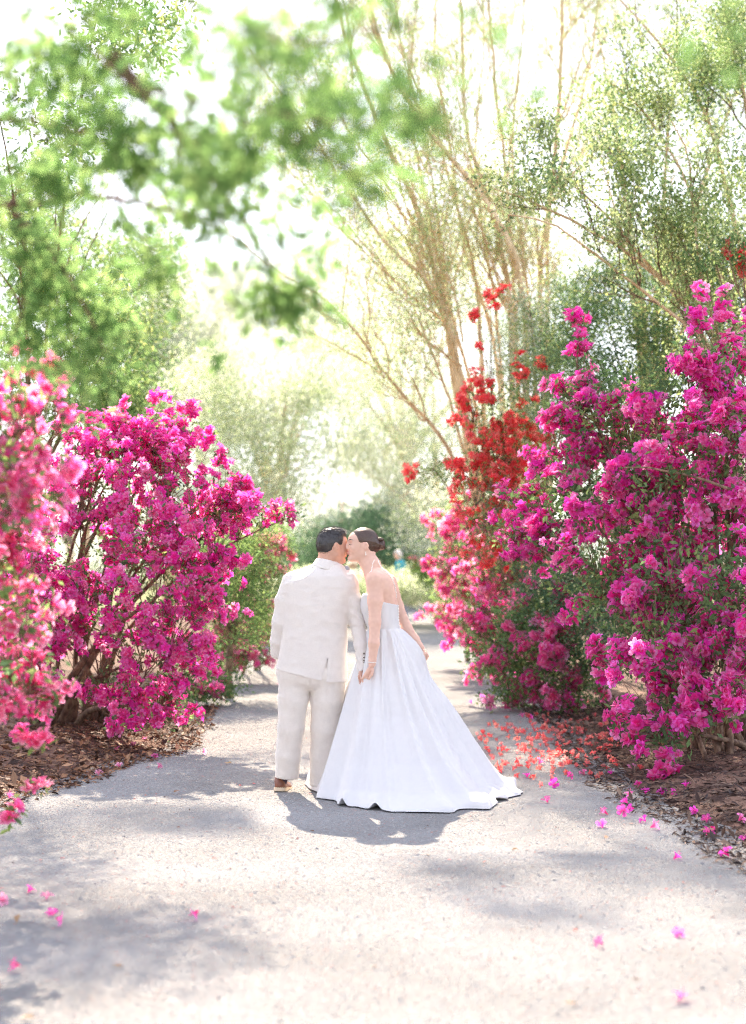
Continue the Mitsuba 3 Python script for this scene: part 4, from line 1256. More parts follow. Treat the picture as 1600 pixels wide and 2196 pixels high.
# centre vent
a0, a1 = G(704, 1408), G(694, 1470)
vx = a0[0] + (a1[0] - a0[0]) * np.clip((a0[2] - P[..., 2]) / (a0[2] - a1[2]), 0, 1)
vent = np.abs(P[..., 0] - vx) - .0015 - .016 * np.clip((a0[2] - P[..., 2]) / .18, 0, 1)
vent = np.where((P[..., 2] < a0[2]) & (P[..., 1] < GY - .112), vent, 1.0)
S.d = np.maximum(S.d, -vent).astype(np.float32)
V, F = smooth(*S.mesh(), 5)
nv = vnormals(V, F)


def fold(V, p, q, width, depth, phase=0.0, n=3.0):
    """Soft creases running from p to q."""
    p, q = np.asarray(p), np.asarray(q)
    ax = q - p
    L = np.linalg.norm(ax)
    ax = ax / L
    t = (V - p) @ ax
    r = np.linalg.norm(V - p - t[:, None] * ax, axis=1)
    w = np.exp(-(r / width) ** 2) * np.clip(1 - np.abs(t / L - .5) * 1.6, 0, 1)
    return depth * w


def creases(V, nv, seed, amp, stretch, rot=None):
    Q = V if rot is None else V @ rot
    f = meshkit.fbm(Q * stretch, 3, seed)
    return nv * ((np.abs(f - .5) * 2 - .3) * amp)[:, None]


V = V + creases(V, nv, 5, -.0075, np.array([6, 6, 10.0])) + creases(V, nv, 6, .0034, np.array([14, 14, 24.0]))
sl = (V[:, 0] > G(752, 1300)[0]) & (V[:, 2] < G(752, 1262)[2])
V = V + nv * (np.where(sl, 1, 0) * (    .0018 * np.sin(V[:, 2] * 95 + V[:, 0] * 50 + 3 * meshkit.noise(V * 9, 3))))[:, None]
dz = -fold(V, G(738, 1300, -.10), G(748, 1400, -.10), .012, .010) - fold(V, G(690, 1340, -.13), G(744, 1385, -.11), .012, .0035) - fold(V, G(630, 1262, -.12), G(720, 1250, -.12), .016, .003)
dz += -fold(V, G(604, 1300, -.10), G(597, 1430, -.10), .010, .006) + fold(V, G(716, 1390, -.13), G(706, 1470, -.13), .018, .003)
V = V + nv * dz[:, None]
cut_seam = np.abs(V[:, 0] - (G(694, 1300)[0] + (V[:, 2] - G(694, 1300)[2]) * .05)) < .0035
V = V + nv * (np.where(cut_seam & (V[:, 1] < GY), -.0016, 0))[:, None]
JV, JF = V, F
put(f'{groom}__jacket', thin(V, F, .0004), 'linen_material', 40)

# collar of the jacket: a folded band round the neck
mb = MB()
th = np.linspace(-2.5, 2.5, 40)
cen = G(702, 1213, .015)
up_ = unit([.26, .08, 1])
xa = unit(np.cross([0, 1, 0], up_)) * 1.0
ya = np.cross(up_, xa)
rows = [(.069, .018), (.071, .030), (.076, .033), (.083, .016), (.092, -.012), (.099, -.030), (.096, -.034)]
G_ = []
for r, z in rows:
    rr = r * (1 + .05 * np.cos(th))
    zz = z + .012 * (np.abs(th) / 2.5) ** 2 * -1.4
    G_.append(cen + (xa[None] * np.sin(th)[:, None] * rr[:, None] * 1.06 - ya[None] * np.cos(th)[:, None] * rr[:, None] * 1.06 + up_[None] * zz[:, None]))
Vc = np.stack(G_).reshape(-1, 3)
nn = len(th)
i, j = np.meshgrid(np.arange(len(rows) - 1), np.arange(nn - 1), indexing='ij')
a = (i * nn + j).ravel()
put(f'{groom}__jacket__collar', (Vc, np.vstack([np.stack([a, a + 1, a + nn + 1], 1), np.stack([a, a + nn + 1, a + nn], 1)])), 'linen_material', True)
# shirt collar and bow tie at the front of the neck
S = Solid(G(690, 1240, -.1), G(770, 1180, .2), .004)
S.cone(G(706, 1206, .02), G(703, 1222, .02), .0665, .070, .002)
S.cone(G(712, 1180, .02), G(706, 1230, .02), .060, .062, .002, 'cut')
put(f'{groom}__shirt_collar', S.mesh(), 'shirt_material', True)
S = Solid(G(700, 1250, .0), G(770, 1190, .25), .004)
tq = G(733, 1221, .065)
for q in (-1, 1):
    e = tq + np.array([.55, .8, 0]) * -.0 + np.array([.30 * q, -.38 * q, .03]) * .10
    S.cone(tq, e, .009, .024, .006)
S.ell(tq, (.013, .013, .013), .004)
plain('tie_material', (.30, .34, .40), .6, .4)
put(f'{groom}__bow_tie', S.mesh(), 'tie_material', True)

# sleeve buttons
kdj = cKDTree(JV)
nj = vnormals(JV, JF)
for q in range(4):
    c = G(784.5 - q * .5, 1403 + q * 5.4, -.17)
    _, i = kdj.query(c)
    m = trimesh.creation.cylinder(.0056, .004, sections=12)
    m.apply_transform(trimesh.geometry.align_vectors([0, 0, 1], nj[i]))
    m.apply_translation(JV[i] + nj[i] * .002)
    put(f'{groom}__jacket__button' + (f'_{q:03d}' if q else ''), m, 'button_material')

# trousers
S = Solid(G(570, 1700, -.24), G(770, 1425, .24), .0062)
S.ell(G(667, 1440), (.225, .130, .12), .02, n=2.4)
S.chain([G(633, 1440), G(629, 1500, .01), G(624, 1560, .03), G(618, 1620, .07), G(615, 1690, .125)], [.110, .097, .088, .080, .077], .02)
S.chain([G(704, 1440), G(702, 1500, .02), G(698, 1560, .05), G(693, 1620, .10), G(689, 1705, .16)], [.116, .106, .095, .085, .080], .02)
P = S.region(S.lo, S.lo + S.h * S.n)[1]
hemz = np.where(P[..., 0] < G(652, 1600)[0], G(622, 1671, .08)[2] - (P[..., 0] - G(622, 1671)[0]) * .10, G(690, 1685, .14)[2])
S.d = np.maximum(S.d, (hemz - P[..., 2]) * .95).astype(np.float32)
V, F = smooth(*S.mesh(), 4)
nv = vnormals(V, F)
V = V + creases(V, nv, 15, -.009, np.array([9, 9, 5.0])) + creases(V, nv, 16, .0045, np.array([14, 14, 20.0]))
V = V + nv * (-fold(V, G(664, 1445, -.12), G(662, 1530, -.10), .009, .010) - fold(V, G(610, 1535, -.1), G(650, 1520, -.1), .011, .005) - fold(V, G(606, 1545, -.1), G(648, 1556, -.1), .010, .004)
              - fold(V, G(680, 1500, -.12), G(728, 1480, -.1), .012, .004))[:, None]
put(f'{groom}__trousers', thin(V, F), 'trouser_material', 40)


def shoe(key, heel, yaw, pitch, L=.29, tag=''):
    """A low leather shoe with a pale sole, heel at the given ground point."""
    c, s = math.cos(yaw), math.sin(yaw)
    R = np.array([[c, s, 0], [-s, c, 0], [0, 0, 1]])
    R = R.T @ np.array([[1, 0, 0], [0, math.cos(pitch), -math.sin(pitch)], [0, math.sin(pitch), math.cos(pitch)]])
    S = Solid([-.075, -.03, -.01], [.075, L + .03, .14], .005)
    S.ell((0, .045, .045), (.037, .048, .062), .012)
    S.ell((0, .12, .040), (.040, .09, .045), .02)
    S.ell((.004, .215, .030), (.046, .075, .032), .02)
    S.cone((0, .05, .07), (0, .055, .105), .040, .036, .012)
    S.half((0, 0, .022), (0, 0, -1))
    S.ell((0, .052, .13), (.030, .036, .045), .004, mode='cut')
    V, F = smooth(*S.mesh(), 3)
    put(f'{key}__shoe{tag}', (V @ R.T + heel, F), 'leather_material', 50)
    from shapely.geometry import Polygon
    pg = Polygon([(-.034, 0), (-.020, -.008), (.020, -.008), (.034, 0), (.040, .06), (.041, .12), (.052, .20), (.046, .26), (.02, .292), (-.008, .292), (-.034, .26), (-.046, .20), (-.040, .12), (-.040, .06)]).buffer(.003)
    m = trimesh.creation.extrude_polygon(pg, .024, engine='earcut')
    V = np.array(m.vertices)
    put(f'{key}__shoe{tag}__sole', (V @ R.T + heel, np.array(m.faces)), 'sole_material')


shoe(groom, gnd(599, 1704) + [0, 0, .022], -.10, -.12)
shoe(groom, gnd(686, 1700) + [0, 0, .016], .12, .0, tag='_001')
S = Solid(G(590, 1712, -.2), G(650, 1650, .2), .005)
S.cone(G(602, 1686, .145), G(612, 1640, .14), .032, .044, .01)
put(f'{groom}__sock', S.mesh(), 'sock_material', True)

# ------------------------------------------------------------------ the bride
bride = name_key('person')
say(bride, 'dark-haired bride in a strapless white gown with a train, kissing the groom', 'person')
BY = 10.95


def Bp(px, py, dy=0.0):
    return at(px, py, BY + dy)


S = Solid(Bp(740, 1485, -.29), Bp(945, 1126, .26), .0044)
bf = unit([-.97, -.20, .05])
BO, BM = head_frame(Bp(776.5, 1167, .030), bf, unit([.20, .0, 1]))
bw = build_head(S, BO, BM, .94, True)
S.chain([bw(-.030, 0, -.055), Bp(800, 1212, .0), Bp(806, 1236, .0)], [.050, .046, .062], .03)
S.cone(bw(.012, 0, -.075), Bp(793, 1226, .0), .030, .040, .03)
BSEC = np.array([[1222, 790, 828, .085, .01], [1232, 786, 838, .125, .01], [1245, 785, 846, .145, .01], [1262, 786, 850, .148, .01], [1280, 783, 852, .140, .01], [1300, 780, 853, .130, .01],
                 [1330, 785, 854, .118, .01], [1350, 791, 858, .112, .01], [1375, 790, 866, .125, .01]])
section_solid(S, BSEC, None, BY, 2.1, k=.03)
# near arm (her left) hanging to the joined hands, far arm to the lifted skirt
S.chain([Bp(803, 1243, -.115), Bp(804, 1290, -.145), Bp(804, 1335, -.17), Bp(802, 1380, -.20), Bp(798, 1424, -.21)], [.052, .046, .037, .033, .0235], .02)
S.cone(Bp(815, 1240, -.05), Bp(803, 1246, -.115), .05, .05, .03)
S.chain([Bp(836, 1246, .10), Bp(852, 1300, .12), Bp(872, 1346, .10), Bp(890, 1372, .08), Bp(903, 1389, .06)], [.045, .040, .034, .029, .022], .02)
wr = Bp(798, 1424, -.21)
hand(S, wr, Bp(789, 1449, -0.195), unit([.85, .45, .25]), .92, [
    ([Bp(800, 1436, -0.215), Bp(797, 1447, -0.225), Bp(792, 1455, -0.225)], .0085),
    ([Bp(794, 1450, -0.185), Bp(790, 1460, -0.180), Bp(783, 1463, -0.160), Bp(779, 1457, -0.145)], .0080),
    ([Bp(790, 1451, -0.190), Bp(786, 1462, -0.185), Bp(780, 1464, -0.160), Bp(776, 1458, -0.145)], .0080),
    ([Bp(786, 1450, -0.195), Bp(782, 1460, -0.185), Bp(777, 1461, -0.160), Bp(774, 1455, -0.145)], .0076),
    ([Bp(783, 1447, -0.195), Bp(779, 1455, -0.185), Bp(775, 1456, -0.165), Bp(773, 1450, -0.150)], .0068)], .036)
wr = Bp(903, 1389, .06)
hand(S, wr, Bp(912, 1399, .05), unit([.1, .95, .3]), .9, [
    ([Bp(909, 1395, .02), Bp(909, 1403, .015), Bp(912, 1409, .03)], .0080),
    ([Bp(914, 1400, .03), Bp(917, 1406, .03), Bp(914, 1413, .035)], .0080),
    ([Bp(914, 1400, .05), Bp(918, 1407, .05), Bp(915, 1414, .05)], .0080),
    ([Bp(913, 1400, .065), Bp(917, 1406, .065), Bp(914, 1413, .06)], .0076),
    ([Bp(912, 1399, .08), Bp(915, 1404, .08), Bp(912, 1410, .07)], .0068)], .034)
bodyV, bodyF = smooth(*S.mesh(), 4)
nv = vnormals(bodyV, bodyF)
bodyV = bodyV - nv * (fold(bodyV, Bp(846, 1232, -.02), Bp(851, 1292, -.02), .012, .004) + fold(bodyV, Bp(822, 1228, -.12), Bp(820, 1286, -.13), .010, .004))[:, None]
put(f'{bride}__body', thin(bodyV, bodyF), 'fair_skin_material', True)

# bodice: the torso a little larger, its top edge dipping at the back
S = Solid(Bp(755, 1375, -.24), Bp(880, 1255, .24), .005)
BS2 = BSEC.copy()
BS2[:, 1] -= np.interp(BSEC[:, 0], [1260, 1285, 1330, 1360], [3, 9, 4, 2])
BS2[:, 2] += 1.6
BS2[:, 3] += .006
section_solid(S, BS2, None, BY, 2.1)
P = S.region(S.lo, S.lo + S.h * S.n)[1]
x0, x1 = Bp(780, 1274)[0], Bp(852, 1297)[0]
top_ = np.interp(P[..., 0], [x0, Bp(800, 1280)[0], Bp(822, 1291)[0], x1], [Bp(780, 1272)[2], Bp(800, 1279)[2], Bp(822, 1290)[2], Bp(852, 1297)[2]])
S.d = np.maximum(S.d, (P[..., 2] - top_) * .9).astype(np.float32)
S.d = np.maximum(S.d, Bp(800, 1362)[2] - P[..., 2]).astype(np.float32)
V, F = smooth(*S.mesh(), 3)
nv = vnormals(V, F)
V = V + creases(V, nv, 25, -.002, np.array([8, 8, 18.0]))
V = V - nv * fold(V, Bp(836, 1292, -.13), Bp(838, 1360, -.12), .006, .003)[:, None]
put(f'{bride}__gown__bodice', (V, F), 'satin_material', 45)

# skirt and train: rings from the waist to a closed hem line on the gravel
HEM = [(680, 1712), (700, 1726), (732, 1737), (770, 1741), (815, 1747), (880, 1752), (950, 1750), (1010, 1744), (1065, 1735), (1105, 1724), (1122, 1712), (1117, 1696), (1085, 1678), (1030, 1664), (960, 1650), (880, 1640), (790, 1636), (715, 1640), (668, 1654), (650, 1676), (655, 1694)]
hem = np.array([gnd(*p) for p in HEM])[:, :2]
mid_h = np.array([(hem[:, 0].min() + hem[:, 0].max()) / 2 - .05, 10.85])
wc = Bp(824, 1347, .01)
wz = wc[2]
NA, NR = 440, 100
ha = np.arctan2(hem[:, 1] - mid_h[1], hem[:, 0] - mid_h[0])
o = np.argsort(ha)
ha, hr = ha[o], np.linalg.norm(hem[o] - mid_h, axis=1)
ang = np.linspace(-np.pi, np.pi, NA, endpoint=False)
ext = np.concatenate([ha - 2 * np.pi, ha, ha + 2 * np.pi])
radius = PchipInterpolator(ext, np.tile(hr, 3))(ang)
radius = np.convolve(np.concatenate([radius[-8:], radius, radius[:8]]), np.ones(9) / 9, 'same')[8:-8]
hemxy = mid_h + radius[:, None] * np.stack([np.cos(ang), np.sin(ang)], 1)
wxy = wc[:2] + np.stack([.108 * np.cos(ang), .122 * np.sin(ang)], 1)
t = np.linspace(0, 1, NR)
z = wz * (1 - t) + .012 * t
# spread of the skirt by height: nearly straight flanks, flaring into the train
h = 1 - z / wz
spread_r = np.interp(h, [0, .08, .2, .35, .5, .65, .8, .9, .96, 1.0], [0, .10, .205, .325, .45, .575, .71, .82, .91, 1.0])
spread_l = np.interp(h, [0, .08, .25, .5, .75, 1.0], [0, .09, .27, .52, .76, 1.0])
spread_f = np.interp(h, [0, .08, .25, .5, .75, .9, 1.0], [0, .03, .09, .24, .48, .70, 1.0])
cosr = np.clip(np.cos(ang), 0, 1) ** 1.2
front = np.clip(-np.sin(ang), 0, 1) ** 1.5
wl = np.clip(-np.cos(ang), 0, 1) ** 1.2
ws = cosr + front + wl + .15
SP = (spread_r[:, None] * cosr + spread_f[:, None] * front + (spread_l[:, None]) * (wl + .15)) / ws
XY = wxy[None] * (1 - SP[..., None]) + hemxy[None] * SP[..., None]
Z = np.repeat(z[:, None], NA, 1)
# folds fall from the waist, deepening and merging towards the hem
rngf = np.random.default_rng(8)
cen2 = wc[:2][None, None] * (1 - SP[..., None]) + mid_h[None, None] * SP[..., None]
rad = unit(XY - cen2)
fold_a = np.zeros((NR, NA))
for q in range(24):
    a0 = rngf.uniform(-np.pi, np.pi)
    wdt = rngf.uniform(.05, .14)
    drift = rngf.normal(0, .10)
    da = (ang[None] - a0 - drift * h[:, None] + np.pi) % (2 * np.pi) - np.pi
    env = np.interp(h, [0, .03, .15, .6, 1.0], [0, .4, .8, 1.0, rngf.uniform(.7, 1.6)]) * np.where(rngf.random() < .4, np.clip((h - .35) * 3, 0, 1), 1)
    fold_a += env[:, None] * np.exp(-(da / (wdt * (1 + .5 * h[:, None]))) ** 2) * rngf.uniform(.5, 1.0) * rngf.choice([1, 1, -1])
for a0, wd, am in ((-1.25, .06, .9), (-.95, .05, 1.1), (-.62, .055, 1.0), (-.35, .05, .9), (-.05, .06, .8), (-1.75, .06, .8), (-2.3, .07, .8)):
    da = (ang[None] - a0 - .05 * h[:, None] + np.pi) % (2 * np.pi) - np.pi
    fold_a += np.interp(h, [0, .05, .5, 1], [.3, 1, 1, .5])[:, None] * am * (np.exp(-(da / wd) ** 2) - .5 * np.exp(-((da - 1.6 * wd) / wd) ** 2))
pl = np.clip(1 - h / .30, 0, 1)[:, None] * (np.abs((ang[None] * 7.5 / np.pi) % 1 - .5) - .25) * .035 * np.clip(h / .02, 0, 1)[:, None]
amp = np.interp(h, [0, .05, .3, .8, 1.0], [0, .009, .022, .034, .040])[:, None]
fold_a = fold_a - fold_a.mean(1, keepdims=True) - .25 * h[:, None]
XY = XY + rad * (fold_a * amp + pl)[..., None]
XY = XY + rad * (.006 * (meshkit.fbm(np.stack([XY[..., 0] * 5, XY[..., 1] * 5, Z * 3.0], -1), 3, 2) - .5) * np.clip(h * 4, 0, 1)[:, None])[..., None]
# the handful of cloth that she lifts at her right hand
hp = Bp(914, 1412, .045)
dist = np.sqrt(((XY[..., 0] - hp[0]) / .13) ** 2 + ((XY[..., 1] - hp[1]) / .17) ** 2 + ((Z - hp[2] + .05) / .16) ** 2)
pull = np.exp(-dist ** 2)
XY = XY + pull[..., None] * (hp[:2] - XY) * .75
# hem: rides on the ground, rolls up in places; train lies in low waves
roll = np.zeros(NA)
for a0, w0, h0 in ((math.atan2(*(gnd(742, 1735)[:2] - mid_h)[::-1]), .045, .060), (math.atan2(*(gnd(805, 1745)[:2] - mid_h)[::-1]), .05, .055), (math.atan2(*(gnd(1060, 1700)[:2] - mid_h)[::-1]), .09, .07), (math.atan2(*(gnd(1090, 1730)[:2] - mid_h)[::-1]), .12, .03)):
    d = (ang - a0 + np.pi) % (2 * np.pi) - np.pi
    roll += h0 * np.exp(-(d / w0) ** 2)
tail = np.clip((SP - .72) / .28, 0, 1)
Z = np.maximum(Z, .014) + tail ** 2 * roll[None] + tail * .018 * np.clip(fold_a, 0, 2)
px_ = XY[..., 0]
train = np.clip((px_ - .45) / .5, 0, 1) * tail
Z = Z + train * .045 * np.clip(meshkit.fbm(np.stack([XY[..., 0] * 7, XY[..., 1] * 9, XY[..., 0] * 0], -1), 3, 12) - .35, 0, 1) * 2
Z[-1] = np.minimum(Z[-1], .012 + roll)
# turned-under edge
XY2, Z2 = XY[-1] - rad[-1] * .006, np.full(NA, .006) + roll * .9
XY3, Z3 = XY[-1] - rad[-1] * .10, np.full(NA, .012) + roll * .25
XY = np.concatenate([XY, XY2[None], XY3[None]])
Z = np.concatenate([Z, Z2[None], Z3[None]])
zz = path_z(XY[..., 0], XY[..., 1])
Vs = np.concatenate([XY, (np.maximum(Z, .010) + zz * np.clip(1 - Z / .1, 0, 1))[..., None]], -1)
R_, A_ = Vs.shape[:2]
i, j = np.meshgrid(np.arange(R_ - 1), np.arange(A_), indexing='ij')
i, j = i.ravel(), j.ravel()
k = (j + 1) % A_
F = np.vstack([np.stack([i * A_ + j, (i + 1) * A_ + k, i * A_ + k], 1), np.stack([i * A_ + j, (i + 1) * A_ + j, (i + 1) * A_ + k], 1)])
put(f'{bride}__gown__skirt', (Vs.reshape(-1, 3), F), 'satin_material', True)

# covered buttons down the back seam
for q in range(9):
    py = 1299 + q * 6.2
    e = np.interp(py, BS2[:, 0], BS2[:, 2])
    m = trimesh.creation.icosphere(1, .0052)
    m.apply_translation(Bp(e - .3, py, -.02))
    put(f'{bride}__gown__button' + (f'_{q:03d}' if q else ''), m, 'pearl_material', True)

# hair drawn back into a low bun of coils
S = Solid(BO - .17, BO + .17, .004)
s = .94
for c, r in [((-.013, 0, .032), (.102, .080, .085)), ((-.042, 0, .0), (.076, .076, .078)), ((-.10, 0, -.005), (.03, .05, .04))]:
    S.ell(BO + BM @ (np.array(c) * s), np.array(r) * s, .02, BM)
cut = Solid(BO - .17, BO + .17, .004)
cut.cone(BO + BM @ (np.array([.157, -.2, -.032]) * s), BO + BM @ (np.array([.157, .2, -.032]) * s), .117 * s, .117 * s, .001)
cut.cone(BO + BM @ (np.array([.012, -.2, -.042]) * s), BO + BM @ (np.array([.012, .2, -.042]) * s), .036 * s, .036 * s, .02)
S.d = np.maximum(S.d, -cut.d)
S.half(BO + BM @ (np.array([-.03, 0, -.062]) * s), BM @ np.array([.75, 0, -1.0]))
V, F = smooth(*S.mesh(), 8)
nv = vnormals(V, F)
loc = (V - BO) @ BM / s
a_ = np.arctan2(loc[:, 2] + .02, loc[:, 1] + 1e-6)
V = V + nv * (.0028 * (meshkit.fbm(np.stack([loc[:, 0] * 9, a_ * 16, loc[:, 2] * 12], -1), 3, 2) - .5) * 2)[:, None]
put(f'{bride}__hair', (V, F), 'brown_hair_material', True)
mb = MB()
bc = BO + BM @ (np.array([-.128, .0, .002]) * s)
bax = BM @ unit([-1, 0, .15])
e1, e2 = BM @ np.array([0, 1.0, 0]), BM @ unit([.15, 0, 1.0])
rng = np.random.default_rng(4)
for q in range(16):
    a0, rr = rng.uniform(0, 6.28), rng.uniform(.010, .036)
    tt = np.linspace(0, rng.uniform(3.0, 5.5), 18)
    cc = bc + (e1 * math.cos(a0 * 2.4) + e2 * math.sin(a0 * 2.4)) * rng.uniform(0, .030) + bax * rng.uniform(-.016, .020)
    tilt = unit(bax + rng.normal(0, .45, 3))
    u1 = unit(np.cross(tilt, e2))
    u2 = np.cross(tilt, u1)
    P = cc + (np.cos(tt + a0)[:, None] * u1 + np.sin(tt + a0)[:, None] * u2) * (rr * (.75 + .25 * np.sin(tt * .7)))[:, None] + tilt * (tt * .0025)[:, None]
    mb.add(*tube(P, .0105 * (1 - .5 * np.abs(np.linspace(-1, 1, 18)) ** 3), 7))
m = trimesh.creation.icosphere(2, 1.0)
mb.add(np.array(m.vertices) * [.034, .036, .038] @ BM.T + bc, m.faces)
mb.put(f'{bride}__hair__bun', 'brown_hair_material', True)

# face details: brow, lashes, lips; earring, straps, bracelet
kdb = cKDTree(bodyV)
nb = vnormals(bodyV, bodyF)


def on_body(pts, n, lift):
    P = spline(pts, n)
    _, i = kdb.query(P)
    Q = bodyV[i] + nb[i] * lift
    for _ in range(3):
        Q[1:-1] = (Q[:-2] + 2 * Q[1:-1] + Q[2:]) / 4
    return Q


kdg = cKDTree(GV)
ng = vnormals(GV, GF)


def on_groom(pts, n, lift):
    _, i = kdg.query(spline(pts, n))
    return GV[i] + ng[i] * lift


for q in (-1, 1):
    tag = '' if q > 0 else '_001'
    P = on_body([bw(.096, q * .014, .022), bw(.090, q * .032, .030), bw(.070, q * .051, .024)], 12, .0008)
    put(f'{bride}__eyebrow{tag}', tube(P, np.interp(np.linspace(0, 1, 12), [0, .3, .7, 1], [.0016, .0024, .002, .0006]), 5), 'lash_material', True)
    P = on_body([bw(.092, q * .019, -.005), bw(.092, q * .032, -.0085), bw(.080, q * .048, -.006)], 7, .0014)
    put(f'{bride}__eyelash{tag}', tube(P, .0017, 5), 'lash_material', True)
    P = on_groom([hw(.098, q * .012, .024), hw(.094, q * .032, .032), hw(.074, q * .052, .024)], 12, .001)
    put(f'{groom}__eyebrow{tag}', tube(P, np.interp(np.linspace(0, 1, 12), [0, .3, .7, 1], [.002, .0034, .003, .001]), 5), 'black_hair_material', True)
for key, kd_, w, s in ((bride, 'b', bw, .94), (groom, 'g', hw, HS)):
    o = w(.09, 0, -.064)
    Sl = Solid(o - .035, o + .035, .002)
    Mx = BM if key == bride else M
    Sl.ell(w(.0952, 0, -.0575), np.array([.0105, .0205, .0062]) * s, .002, Mx)
    Sl.ell(w(.0922, 0, -.0705), np.array([.0105, .0175, .0066]) * s, .002, Mx)
    put(f'{key}__lips', Sl.mesh(), 'lip_material', True)
ec = bw(-.012, .0865, -.047)
mb = MB()
mb.add(*tube(np.stack([ec + [0, 0, .002], ec - [0, .001, .014]]), .0009, 4))
for q, r in ((0, .0026), (1, .0034), (2, .0048)):
    m = trimesh.creation.icosphere(2, r)
    mb.add(np.array(m.vertices) + ec - [0, .001, .004 + q * .0085], m.faces)
mb.put(f'{bride}__earring', 'pearl_material', True)
put(f'{bride}__gown__strap', tube(on_body([Bp(805, 1197, -.05), Bp(793, 1219, -.09), Bp(788, 1236, -.09), Bp(786, 1262, -.08)], 26, .0015), .0023, 6), 'pearl_material', True)
put(f'{bride}__gown__strap_001', tube(on_body([Bp(812, 1199, -.03), Bp(828, 1224, -.07), Bp(840, 1246, -.06), Bp(849, 1282, -.04)], 26, .0015), .0023, 6), 'pearl_material', True)
wa = unit(Bp(798, 1424, -.21) - Bp(802, 1380, -.20))
wcn = Bp(798.5, 1421, -.21)
u1 = unit(np.cross(wa, [0, 1, 0]))
u2 = np.cross(wa, u1)
tt = np.linspace(0, 2 * np.pi, 25)
mb = MB()
P = wcn + (np.cos(tt)[:, None] * u1 + np.sin(tt)[:, None] * u2) * .0285
mb.add(*tube(P, .0024, 6, cap=False))
mb.put(f'{bride}__bracelet', 'pearl_material', True)

# ------------------------------------------------------------------ strollers far beyond
plain('teal_material', (.02, .30, .38), .8, .2)
plain('pale_shirt_material', (.62, .66, .74), .8, .2)
plain('straw_material', (.78, .68, .60), .8, .2)
plain('grey_trouser_material', (.22, .23, .27), .8, .2)
plain('white_hair_material', (.72, .68, .68), .6, .3)


def stroller(label, px, head_py, y, facing, top, hat, bow=0.0):
    key = name_key('person')
    say(key, label, 'person', 'visitors standing far beyond the path')
    g = at(px, head_py, y)
    H = g[2] - .02
    c, s = math.cos(facing), math.sin(facing)
    R = np.array([[c, -s, 0], [s, c, 0], [0, 0, 1.0]])
    L = lambda x, yy, z: np.array([g[0], g[1], 0]) + R @ np.array([x - bow * max(0, 1 - abs(z - H) / .55) * 0, yy, z])
    k = H / 1.60
    S = Solid(L(0, 0, 0) - [.55, .55, .05], L(0, 0, H + .3) + [.55, .55, 0], .02)
    for q in (-1, 1):
        S.chain([L(-.12, q * .09, .86 * k), L(-.10 + q * .05, q * .10, .46 * k), L(-.12 + q * .09, q * .10, .06)], [.085, .06, .042], .03)
        S.cone(L(-.12 + q * .09, q * .10, .04), L(.04 + q * .09, q * .11, .03), .045, .035, .02)
        S.chain([L(-.09, q * .19, 1.36 * k), L(-.06, q * .23, 1.10 * k), L(.10, q * .17, .92 * k)], [.05, .04, .03], .03)
        S.ell(L(.13, q * .165, .90 * k), (.045, .03, .045), .01)
    S.chain([L(-.12, 0, .92 * k), L(-.10, 0, 1.15 * k), L(-.08, 0, 1.36 * k)], [.13, .13, .12], .05)
    S.chain([L(-.05, 0, 1.40 * k), L(0, 0, H)], [.055, .05], .03)
    S.ell(L(0, 0, H + .02), (.095, .08, .118), .02, R)
    S.ell(L(.105, 0, H - .01), (.018, .014, .02), .01)
    put(f'{key}__body', smooth(*S.mesh(), 2), 'fair_skin_material', True)
    S = Solid(L(0, 0, .7) - [.5, .5, 0], L(0, 0, H + .1) + [.5, .5, 0], .02)
    S.chain([L(-.12, 0, .82 * k), L(-.10, 0, 1.15 * k), L(-.07, 0, 1.37 * k)], [.165, .16, .145], .05)
    for q in (-1, 1):
        S.chain([L(-.09, q * .19, 1.37 * k), L(-.06, q * .24, 1.10 * k), L(.07, q * .18, .96 * k)], [.072, .062, .05], .03)
    put(f'{key}__jacket', smooth(*S.mesh(), 2), top, True)
    S = Solid(L(0, 0, 0) - [.4, .4, 0], L(0, 0, 1.0) + [.4, .4, 0], .022)
    for q in (-1, 1):
        S.chain([L(-.12, q * .09, .86 * k), L(-.10 + q * .05, q * .10, .46 * k), L(-.12 + q * .09, q * .10, .10)], [.115, .085, .07], .03)
    put(f'{key}__trousers', smooth(*S.mesh(), 2), 'grey_trouser_material', True)
    S = Solid(L(0, 0, H) - .3, L(0, 0, H) + .3, .012)
    if hat:
        S.ell(L(-.005, 0, H + .10), (.10, .09, .07), .01, R)
        S.ell(L(0, 0, H + .075), (.19, .17, .014), .01, R)
        put(f'{key}__hat', S.mesh(), 'straw_material', True)
    else:
        S.ell(L(-.02, 0, H + .05), (.108, .095, .11), .01, R)
        S.half(L(.045, 0, H + .06), R @ unit([1, 0, -.7]))
        put(f'{key}__hair', S.mesh(), 'white_hair_material', True)
    return key


stroller('distant white-haired person in a teal jacket, facing left beyond the bride', 853, 1190, 45.0, math.pi, 'teal_material', False)
stroller('distant person in a pale shirt and hat, seen between the two faces', 757, 1212, 40.0, math.pi * 1.1, 'pale_shirt_material', True)

# ------------------------------------------------------------------ fallen blossoms and leaves
rngp = np.random.default_rng(33)


def ground_at(px, py):
    g = gnd(px, py)
    for _ in range(4):
        s_ = max(g[0] - float(right_x(g[1])), float(left_x(g[1])) - g[0])
        z = max(float(path_z(g[0:1], g[1:2])[0]), float(bed_z(np.array([s_]), g[0:1], g[1:2])[0]) if s_ > -.1 else 0)
        d = at(px, py, g[1]) - [0, 0, CAM_Z]
        t = (z - CAM_Z) / d[2] * g[1]
        g = at(px, py, t)
    return g


fallen_ply = {}


